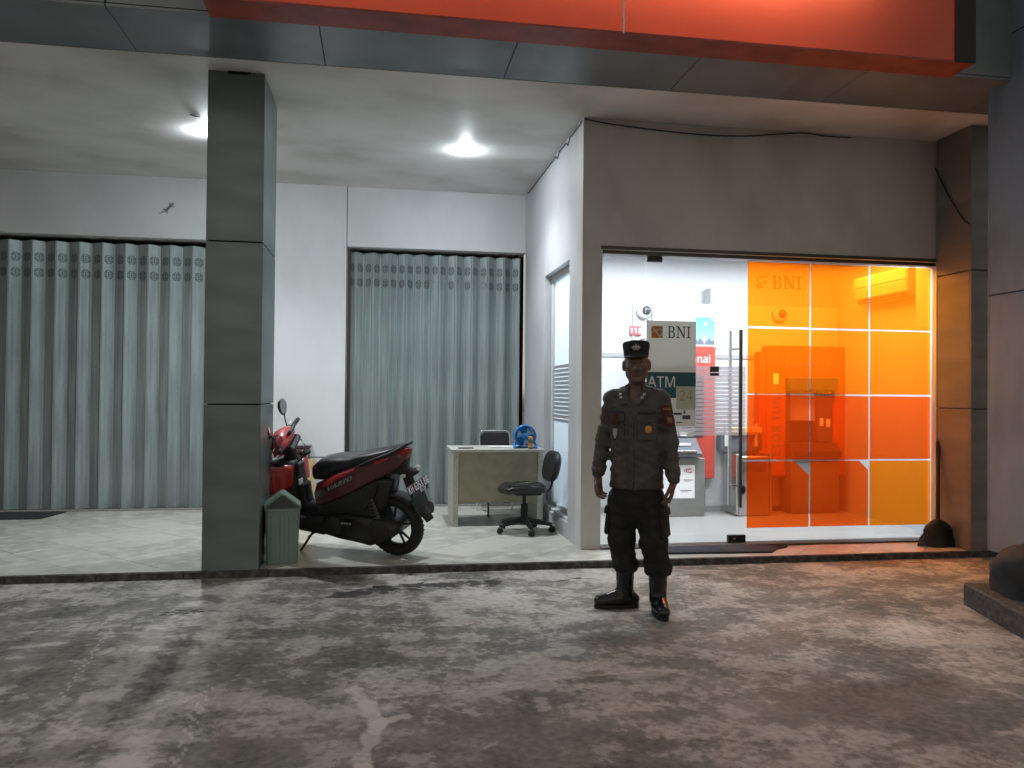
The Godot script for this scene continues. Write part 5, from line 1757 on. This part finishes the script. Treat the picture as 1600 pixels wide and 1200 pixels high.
	for q in [[0.385, 0.36, 0.36], [0.395, 0.42, 0.42], [0.425, 0.445, 0.44], [0.45, 0.43, 0.43], [0.462, 0.38, 0.38], [0.458, 0.15, 0.15]]:
		var ring := []
		for p in rounded(q[1], q[2], minf(q[1], q[2]) * 0.36, 5):
			ring.append(Vector3(p.x - 0.02, q[0] - (0.018 if p.x < -0.16 else 0.0) + 0.006 * sin(p.x * 23.0) * sin(p.y * 19.0), p.y))
		rings.append(ring)
	loft(seat, rings)
	obj("seat", seat, M.black_vinyl, o)
	var bar := S()
	tube(bar, curve([Vector3(0.10, 0.375, 0), Vector3(0.23, 0.385, 0), Vector3(0.275, 0.44, 0), Vector3(0.305, 0.62, 0)]), 0.02, 8, 0.5)
	tube(bar, [Vector3(0.22, 0.375, 0.03), Vector3(0.22, 0.30, 0.035)], 0.008, 6)
	obj("back_bar", bar, M.matt_black, o)
	var bp := S()
	prism(bp, rounded(0.40, 0.30, 0.12, 6), -0.032, 0.028, 0.024, Transform3D(Basis(Vector3.UP, -PI / 2) * Basis(Vector3.RIGHT, -0.20), Vector3(0.272, 0.628, 0)))
	obj("backrest", bp, M.black_vinyl, o)
	# on the desk
	var f := thing("desk_fan", "small round blue desk fan on the desk", "fan", Vector3(1.47, G + 0.77, -8.02), 0.0)
	var cage := S()
	ring_z(cage, [Vector2(0.115, -0.03), Vector2(0.118, 0.0), Vector2(0.115, 0.03), Vector2(0.103, 0.034), Vector2(0.100, 0.0), Vector2(0.103, -0.034)], 36, Vector3(0, 0.125, 0))
	for k in 14:
		var a := TAU * k / 14
		tube(cage, curve([Vector3(cos(a) * 0.03, 0.125 + sin(a) * 0.03, 0.043), Vector3(cos(a + 0.3) * 0.07, 0.125 + sin(a + 0.3) * 0.07, 0.042), Vector3(cos(a + 0.45) * 0.105, 0.125 + sin(a + 0.45) * 0.105, 0.03)], 3), 0.0022, 5)
	lathe(cage, [Vector2(0.0, 0.046), Vector2(0.028, 0.044), Vector2(0.033, 0.038)], 20, Transform3D(Basis(Vector3.RIGHT, PI / 2), Vector3(0, 0.125, 0)))
	obj("cage", cage, M.fan_blue, f)
	var back := S()
	lathe(back, [Vector2(0.0, -0.055), Vector2(0.05, -0.05), Vector2(0.10, -0.03)], 28, Transform3D(Basis(Vector3.RIGHT, PI / 2), Vector3(0, 0.125, 0)))
	obj("rear_shell", back, M.fan_blue, f)
	for k in 3:
		var a := TAU * k / 3 + 0.5
		var bl := S()
		loft(bl, [[Vector3(cos(a) * 0.02, 0.125 + sin(a) * 0.02, 0.012), Vector3(cos(a + 0.4) * 0.02, 0.125 + sin(a + 0.4) * 0.02, -0.004), Vector3(cos(a + 0.4) * 0.02, 0.125 + sin(a + 0.4) * 0.02, -0.007), Vector3(cos(a) * 0.02, 0.125 + sin(a) * 0.02, 0.009)],
			[Vector3(cos(a - 0.2) * 0.088, 0.125 + sin(a - 0.2) * 0.088, 0.018), Vector3(cos(a + 0.75) * 0.088, 0.125 + sin(a + 0.75) * 0.088, -0.012), Vector3(cos(a + 0.75) * 0.088, 0.125 + sin(a + 0.75) * 0.088, -0.015), Vector3(cos(a - 0.2) * 0.088, 0.125 + sin(a - 0.2) * 0.088, 0.015)]])
		obj("blade", bl, M.fan_blade, f)
	for s in [-1.0, 1.0]:
		var ft := S()
		tube(ft, curve([Vector3(0.10 * s, 0.06, 0), Vector3(0.112 * s, 0.03, 0.01), Vector3(0.105 * s, 0.012, 0.04)]), [0.012, 0.013, 0.013, 0.014, 0.015, 0.016, 0.016, 0.016, 0.016, 0.016, 0.017, 0.017, 0.016], 10)
		sphere(ft, Vector3(0.102 * s, 0.016, 0.042), Vector3(0.022, 0.016, 0.026), 12)
		obj("foot", ft, M.fan_blue, f)
	obj("foot_bar", cbox(-0.10, 0.10, 0.002, 0.022, -0.02, 0.012, 0.004), M.black_plastic, f)
	var bo := thing("bottle", "small brown bottle with gold cap in front of the blue fan", "bottle", Vector3(1.512, G + 0.77, -7.93))
	var bs := S()
	lathe(bs, [Vector2(0.0, 0.001), Vector2(0.024, 0.001), Vector2(0.026, 0.006), Vector2(0.026, 0.07), Vector2(0.018, 0.085), Vector2(0.017, 0.096)], 20)
	obj("glass", bs, M.bottle_brown, bo)
	var bc := S()
	lathe(bc, [Vector2(0.019, 0.090), Vector2(0.022, 0.092), Vector2(0.022, 0.122), Vector2(0.018, 0.126), Vector2(0.0, 0.126)], 20)
	obj("cap", bc, M.gold, bo)
	var bl2 := S()
	lathe(bl2, [Vector2(0.0264, 0.016), Vector2(0.0264, 0.058)], 20)
	obj("paper_band", bl2, M.gold, bo)
	var ph := S()
	prism(ph, rounded(0.15, 0.072, 0.01), 0, 0.009, 0.002, Transform3D(Basis(Vector3.RIGHT, -PI / 2) * Basis(Vector3(0, 0, 1), 0.15), Vector3(0.865, G + 0.7702, -8.02)))
	tag(obj("phone", ph, M.black_plastic, self), "flat black phone lying at the left end of the desk", "phone")
	var pp := S()
	for k in 3: box(pp, Vector3(0, 0.0015 + k * 0.002, 0), Vector3(0.30, 0.0016, 0.21), 0.0, Basis(Vector3.UP, k * 0.06 - 0.05))
	tag(obj("paper_sheets", pp, M.paper, self, Transform3D(Basis.IDENTITY, Vector3(1.27, G + 0.7705, -8.22))), "white paper sheets on the back of the desk", "paper")
	# behind the scooter
	var wb := thing("wall_box", "small brushed metal box on the floor against the white pier", "box", Vector3(-0.93, G, -9.27))
	obj("casing", cbox(-0.17, 0.17, 0.0, 0.70, -0.10, 0.09, 0.01), M.steel, wb)
	obj("lid", cbox(-0.18, 0.18, 0.7005, 0.725, -0.10, 0.10, 0.006), M.dark_steel, wb)
	tag(obj("board", cbox(-0.13, 0.13, 0.0, 0.62, -0.009, 0.009, 0.002), M.timber, self, Transform3D(Basis(Vector3.RIGHT, -0.13), Vector3(-0.80, G + 0.001, -8.60))), "yellowish board standing behind the scooter seat", "board")
	tag(obj("board_prop", cbox(-0.02, 0.02, 0.0, 0.60, -0.02, 0.02, 0.003), M.timber, self, Transform3D(Basis(Vector3.RIGHT, 0.05), Vector3(-0.80, G + 0.001, -8.715))), "wooden post propping the board behind the scooter", "post")
	# mats
	var m1 := S()
	prism(m1, PackedVector2Array([Vector2(-0.72, -0.26), Vector2(0.62, -0.24), Vector2(0.70, 0.24), Vector2(-0.70, 0.26)]), 0, 0.012, 0.004, Transform3D(Basis(Vector3.RIGHT, -PI / 2), Vector3(-4.02, G + 0.001, -9.08)))
	tag(obj("floor_mat", m1, M.rubber_mat, self), "black mat lying before the folding gate behind the pillar", "mat")
	var m2 := S()
	prism(m2, PackedVector2Array([Vector2(-0.62, -0.10), Vector2(0.36, -0.155), Vector2(0.47, -0.02), Vector2(0.62, 0.07), Vector2(0.36, 0.14), Vector2(-0.62, 0.15)]), 0, 0.016, 0.005, Transform3D(Basis(Vector3.RIGHT, -PI / 2), Vector3(2.93, G + 0.001, -6.455)))
	tag(obj("door_mat", m2, M.rubber_mat, self), "dark door mat on the terrace before the glass door of the booth", "mat")
	# broom leaning in the corner of the booth window
	var br := thing("broom", "black broom standing on its bristles beside the orange window", "broom", Vector3(4.93, G, -6.42))
	var hs := S()
	tube(hs, [Vector3(0.0, 0.22, 0), Vector3(0.065, 0.55, -0.08), Vector3(0.13, 0.92, -0.17)], 0.017, 8)
	obj("stick", hs, M.matt_black, br)
	var hb := S()
	rings = []
	for q in [[0.0, 0.19, 0.075], [0.08, 0.165, 0.06], [0.125, 0.135, 0.05], [0.135, 0.145, 0.055], [0.185, 0.12, 0.045], [0.225, 0.06, 0.03], [0.24, 0.02, 0.02]]:
		var ring := []
		for i in 26:
			var a := TAU * i / 26
			var wob := 1.0 + (0.07 * sin(i * 4.7) if q[0] < 0.1 else 0.0)
			ring.append(Vector3(cos(a) * q[1] * wob + 0.02 * (0.2 - q[0]), q[0] + (0.008 * sin(i * 5.3) + 0.009 if q[0] == 0.0 else 0.0), sin(a) * q[2] * wob))
		rings.append(ring)
	loft(hb, rings)
	obj("bristles", hb, M.cable, br)

# ---------------------------------------------------------------- inside the booth
func make_machines() -> void:
	# white cash machine, its header as wide as a door
	var a := thing("cash_machine", "pale grey cash machine behind the bank board on the glass door", "cash machine", Vector3(3.17, G + 0.003, -8.42))
	obj("header", cbox(-0.292, 0.280, 0.86, 1.95, -0.185, 0.0, 0.006), M.machine_white, a)
	obj("screen", cbox(-0.20, 0.16, 1.10, 1.40, 0.0005, 0.012, 0.003), M.machine_dark, a)
	obj("keypad_plate", cbox(0.05, 0.29, 0.885, 1.03, -0.01, 0.003, 0.001), M.machine_white, a)
	for q in [[0.045, 1.015, 0.09, 0.022], [0.155, 0.985, 0.09, 0.055], [0.165, 1.05, 0.025, 0.05]]:
		obj("reader", cbox(q[0], q[0] + q[2], q[1] - q[3] / 2, q[1] + q[3] / 2, 0.003, 0.016, 0.003), M.machine_grey, a)
	var pod := S()
	prism(pod, PackedVector2Array([Vector2(-0.02, 0.64), Vector2(0.20, 0.655), Vector2(0.205, 0.69), Vector2(0.02, 0.85), Vector2(-0.02, 0.85)]), -0.30, 0.375, 0.004, Transform3D(Basis(Vector3(0, 0, 1), Vector3.UP, Vector3(-1, 0, 0)), Vector3.ZERO))
	obj("keyboard_pod", pod, M.machine_grey, a)
	obj("body", cbox(-0.36, 0.36, 0.0, 0.6385, -0.185, 0.13, 0.008), M.machine_white, a)
	obj("slot", cbox(0.02, 0.24, 0.705, 0.725, 0.165, 0.215, 0.003), M.steel, a)
	obj("pad", cbox(0.06, 0.20, 0.77, 0.80, 0.08, 0.125, 0.003), M.lens_white, a)
	obj("note_pad", cbox(0.12, 0.19, 0.87, 0.915, 0.003, 0.02, 0.002), M.paper, a)
	var nt := obj("notice", cbox(-0.12, 0.24, 0.20, 0.56, 0.1305, 0.132), M.paper, a)
	var ov := S()
	sphere(ov, Vector3(0.175, 0.50, 0.133), Vector3(0.058, 0.027, 0.003), 20)
	var lg := obj("oval_mark", ov, M.led_red, nt)
	lettering("lettering", "Link", 0.036, M.white_ink, lg, Transform3D(Basis(Vector3(0, 0, 1), 0.12), Vector3(0.175, 0.50, 0.1365)), "Droid Sans", true, 0.0006)
	var ln := S()
	for q in [[0.11, 0.40, 0.11, 0.012], [0.12, 0.385, 0.07, 0.006], [-0.05, 0.40, 0.09, 0.012], [0.07, 0.285, 0.14, 0.012], [0.09, 0.27, 0.07, 0.006], [-0.08, 0.30, 0.06, 0.01]]:
		box(ln, Vector3(q[0] + q[2] / 2, q[1], 0.1325), Vector3(q[2], q[3], 0.0006))
	obj("faded_print", ln, M.booth_trim, nt)
	# red machine next to it
	var r := thing("cash_machine", "red cash machine half hidden behind the bank board on the glass door", "cash machine", Vector3(3.46, G + 0.003, -8.555))
	var face := S()
	prism(face, rounded(0.60, 1.50, 0.035, 4, Vector2(0, 1.13)), -0.055, 0.0, 0.01)
	obj("surround", face, M.machine_red, r)
	var sw := lettering("lettering", "Setor Tunai", 0.088, M.white_ink, r, Transform3D(Basis.IDENTITY, Vector3(0.245, 1.735, 0.001)), "Droid Sans", false)
	(sw.mesh as TextMesh).horizontal_alignment = HORIZONTAL_ALIGNMENT_RIGHT
	obj("inset", cbox(-0.22, 0.16, 0.85, 1.55, 0.0005, 0.006, 0.002), M.machine_dark, r)
	obj("body", cbox(-0.25, 0.19, 0.0, 0.379, -0.062, -0.002, 0.006), M.machine_white, r)
	# orange machine behind the film
	var o := thing("cash_machine", "orange cash machine seen through the orange film squares", "cash machine", Vector3(4.83, G + 0.003, -8.47))
	var fa := S()
	bx(fa, -0.49, -0.2505, 0.41, 1.90, -0.13, 0.0, 0.012)
	bx(fa, 0.3455, 0.49, 0.41, 1.90, -0.13, 0.0, 0.012)
	bx(fa, -0.255, 0.35, 1.53, 1.8995, -0.13, -0.0005)
	bx(fa, -0.255, 0.35, 0.64, 0.72, -0.13, -0.0005)
	obj("surround", fa, M.machine_orange, o)
	obj("side_cheek", cbox(-0.57, -0.4905, 0.41, 1.83, -0.14, -0.02, 0.006), M.machine_orange, o)
	lettering("lettering", "Setoran Tunai", 0.078, M.machine_white, o, Transform3D(Basis.IDENTITY, Vector3(0.09, 1.70, 0.001)), "Droid Sans", true)
	lettering("lettering", "SETOR TUNAI", 0.105, M.machine_white, o, Transform3D(Basis(Vector3(0, 0, 1), PI / 2), Vector3(-0.37, 1.02, 0.001)), "Droid Sans", true)
	obj("symbol", cbox(-0.41, -0.345, 1.46, 1.58, 0.0005, 0.004, 0.001), M.paper, o)
	obj("recess", cbox(-0.25, 0.345, 0.7205, 1.53, -0.10, -0.09), M.machine_dark, o)
	obj("awning", cbox(-0.255, 0.35, 1.39, 1.535, 0.0005, 0.075, 0.01), M.machine_grey, o)
	obj("screen", cbox(-0.18, 0.15, 1.04, 1.375, -0.0895, -0.07, 0.006), M.screen_glass, o)
	obj("screen_bezel", cbox(-0.25, -0.182, 0.75, 1.385, -0.0895, -0.03, 0.004), M.machine_grey, o)
	obj("console", cbox(0.155, 0.34, 0.80, 1.385, -0.0895, -0.03, 0.006), M.machine_grey, o)
	obj("button", cbox(0.18, 0.225, 0.985, 1.075, -0.0295, -0.02, 0.002), M.button_pale, o)
	obj("button", cbox(0.262, 0.307, 0.975, 1.06, -0.0295, -0.02, 0.002), M.button_pale, o)
	var sh := S()
	prism(sh, PackedVector2Array([Vector2(-0.09, 0.62), Vector2(0.16, 0.62), Vector2(0.17, 0.70), Vector2(0.05, 0.79), Vector2(-0.09, 0.79)]), -0.345, 0.25, 0.006, Transform3D(Basis(Vector3(0, 0, 1), Vector3.UP, Vector3(-1, 0, 0)), Vector3.ZERO))
	obj("keyboard_shelf", sh, M.machine_dark, o)
	obj("cabinet", cbox(-0.25, 0.345, 0.0, 0.6195, -0.13, 0.12, 0.008), M.machine_white, o)
	obj("cabinet_door", cbox(-0.22, 0.315, 0.04, 0.58, 0.1205, 0.128, 0.003), M.machine_white, o)
	obj("plinth", cbox(-0.49, 0.49, 0.0, 0.05, -0.14, -0.1305), M.machine_grey, o)
	# air conditioner high on the right wall
	var ac := thing("air_conditioner", "white wall air conditioner high behind the top right film square", "air conditioner", Vector3(5.305, 2.38, -7.55))
	var pr := S()
	prism(pr, PackedVector2Array([Vector2(0.0, 0.0), Vector2(-0.12, 0.0), Vector2(-0.185, 0.06), Vector2(-0.205, 0.15), Vector2(-0.20, 0.27), Vector2(-0.17, 0.295), Vector2(0.0, 0.295)]), -0.45, 0.45, 0.015)
	obj("case", pr, M.appliance_white, ac)
	for k in 3: obj("louvre", cbox(-0.14 - k * 0.024, -0.137 - k * 0.024, 0.005 + k * 0.018, 0.022 + k * 0.018, -0.40, 0.40), M.machine_grey, ac)
	obj("seam", cbox(-0.2075, -0.2045, 0.17, 0.176, -0.44, 0.44), M.machine_grey, ac)
	# cameras
	for q in [[Vector3(2.925, 2.315, -8.62), "white dome camera on the wall above the red number display", 1.0], [Vector3(4.56, 2.318, -8.62), "white dome camera seen through film above the orange machine", 1.0]]:
		var d := thing("dome_camera", q[1], "camera", q[0], 0.0, "dome cameras on the booth wall")
		var bs := S()
		lathe(bs, [Vector2(0.0, 0.001), Vector2(0.088, 0.001), Vector2(0.09, 0.012), Vector2(0.082, 0.04), Vector2(0.062, 0.055), Vector2(0.0, 0.06)], 28, Transform3D(Basis(Vector3.RIGHT, PI / 2), Vector3.ZERO))
		obj("base", bs, M.appliance_white, d)
		var dm := S()
		sphere(dm, Vector3(0.018, 0.012, 0.05), Vector3(0.052, 0.052, 0.05), 20)
		obj("dome", dm, M.machine_dark, d)
	var nd := thing("number_display", "small red number display on the wall left of the white machine", "display", Vector3(2.83, 2.10, -8.62))
	obj("case", cbox(-0.068, 0.068, -0.052, 0.052, 0.001, 0.025, 0.004), M.led_red, nd)
	lettering("lettering", "118", 0.058, M.digit_glow, nd, Transform3D(Basis.IDENTITY, Vector3(0, 0.0, 0.0262)), "Droid Sans Mono", false, 0.001)
	# box on the ledge, poster holder
	var bx2 := thing("ledge_box", "small grey and white box standing on the ledge over the machines", "box", Vector3(3.79, 2.421, -8.70), 0.35)
	obj("carton", cbox(-0.075, 0.075, 0.0, 0.19, -0.05, 0.05, 0.004), M.plain_white, bx2)
	obj("cheek", cbox(-0.082, -0.0755, 0.0, 0.185, -0.045, 0.045, 0.001), M.booth_trim, bx2)
	var ps := thing("poster_holder", "clear poster holder with a blue poster above the red machine", "poster", Vector3(3.62, 2.12, -8.615))
	obj("backing", cbox(-0.15, 0.19, -0.21, 0.235, 0.0, 0.004, 0.001), M.poster_frame, ps)
	var sheet3 := S()
	sheet(sheet3, Vector3(-0.075, 0.15, 0.006), Vector3(0.15, 0.15, 0.006), Vector3(0.15, -0.19, 0.006), Vector3(-0.075, -0.19, 0.006))
	obj("poster", sheet3, M.poster_picture, ps)
	for q in [Vector2(-0.13, 0.215), Vector2(0.17, 0.215), Vector2(0.17, -0.19), Vector2(-0.13, -0.19)]:
		var sc := S()
		lathe(sc, [Vector2(0.012, 0.0), Vector2(0.012, 0.012), Vector2(0.0, 0.014)], 12, Transform3D(Basis(Vector3.RIGHT, PI / 2), Vector3(q.x, q.y, 0.004)))
		obj("standoff", sc, M.steel, ps)
	# litter bin and shelf seen between the door handles
	var lb := thing("steel_bin", "square stainless steel bin inside the booth behind the door handles", "bin", Vector3(4.09, G + 0.003, -8.38))
	obj("shell", cbox(-0.20, 0.17, 0.0, 0.66, -0.19, 0.15, 0.012), M.steel, lb)
	obj("side_rail", cbox(-0.225, -0.2005, 0.02, 0.68, -0.19, 0.16, 0.006), M.steel, lb)
	obj("side_rail", cbox(0.1705, 0.195, 0.02, 0.68, -0.19, 0.16, 0.006), M.steel, lb)
	obj("swing_flap", cbox(-0.15, 0.12, 0.48, 0.61, 0.1505, 0.158, 0.003), M.dark_steel, lb)
	var sf := thing("wall_shelf", "dark shelf box with a brown tray on the booth wall by the handles", "shelf", Vector3(4.0, 0.76, -8.61))
	obj("box", cbox(-0.20, 0.30, 0.0, 0.18, 0.0, 0.12, 0.004), M.machine_grey, sf)
	obj("tray", cbox(-0.10, 0.28, 0.20, 0.265, 0.01, 0.16, 0.008), M.timber, sf)
	obj("bracket", cbox(-0.16, -0.12, 0.05, 0.34, 0.121, 0.14, 0.003), M.plain_white, sf)
	obj("bracket", cbox(0.20, 0.235, 0.05, 0.30, 0.121, 0.14, 0.003), M.plain_white, sf)
	obj("bin_liner", cbox(-0.12, 0.24, 0.1805, 0.199, 0.01, 0.15, 0.003), M.plain_white, sf)

# ---------------------------------------------------------------- cables, small animals
func make_small_things() -> void:
	var st := S()
	var z := ZF + 0.012
	tube(st, curve([Vector3(1.712, 3.745, z), Vector3(1.95, 3.715, z), Vector3(2.45, 3.685, z), Vector3(2.85, 3.675, z), Vector3(3.2, 3.69, z), Vector3(3.5, 3.725, z), Vector3(3.75, 3.75, z), Vector3(3.95, 3.735, z), Vector3(4.2, 3.738, z)]), 0.0055, 7)
	tag(obj("cable", st, M.cable, self), "black cable sagging along the top of the booth front", "cable")
	var s2 := S()
	var pts := []
	for k in 30: pts.append(Vector3(1.700, 3.742 - 0.012 * absf(sin(k * 1.3)) - (0.04 if k == 6 or k == 11 else 0.0), ZF - 0.03 - k * 0.088))
	tube(s2, pts, 0.005, 6)
	tag(obj("cable", s2, M.cable, self), "thin dark cable clipped along the corner of ceiling and booth side wall", "cable")
	var s3 := S()
	tube(s3, curve([Vector3(5.045, 3.5, ZF + 0.03), Vector3(5.05, 3.2, ZF + 0.2), Vector3(5.052, 2.95, ZF + 0.38), Vector3(5.054, 2.9, ZF + 0.45)]), 0.006, 6)
	tag(obj("cable", s3, M.cable, self), "thin cable running down the clad pillar right of the orange window", "cable")
	var sp := [[Transform3D(Basis(Vector3(0, 0, 1), -0.75), Vector3(-2.335, 3.415, ZB + 0.008)), "small gecko on the white wall above the left folding gate"], [Transform3D(Basis(Vector3.RIGHT, PI / 2) * Basis(Vector3(0, 0, 1), 0.8), Vector3(-1.60, CE - 0.006, -7.22)) * Transform3D(Basis.from_scale(Vector3.ONE * 0.6), Vector3.ZERO), "small gecko on the ceiling beside the half hidden lamp"]]
	for q in sp:
		var g := S()
		tube(g, curve([Vector3(0, 0.075, 0.0), Vector3(0.0, 0.062, 0.002), Vector3(0, 0.045, 0.001), Vector3(0, 0.02, 0.002), Vector3(0.003, -0.02, 0.002), Vector3(0.002, -0.045, 0.0), Vector3(-0.012, -0.085, -0.003), Vector3(-0.03, -0.12, -0.005)], 2), [0.004, 0.008, 0.0105, 0.009, 0.008, 0.010, 0.012, 0.012, 0.011, 0.009, 0.007, 0.005, 0.004, 0.003, 0.002], 8)
		for s in [-1.0, 1.0]:
			for y in [0.03, -0.035]:
				tube(g, [Vector3(0.006 * s, y, 0), Vector3(0.024 * s, y + 0.008 * signf(y), 0.0), Vector3(0.030 * s, y + 0.026 * signf(y), -0.006)], [0.004, 0.0035, 0.004], 6)
		tag(obj("gecko", g, M.gecko_skin, self, q[0]), q[1], "gecko")
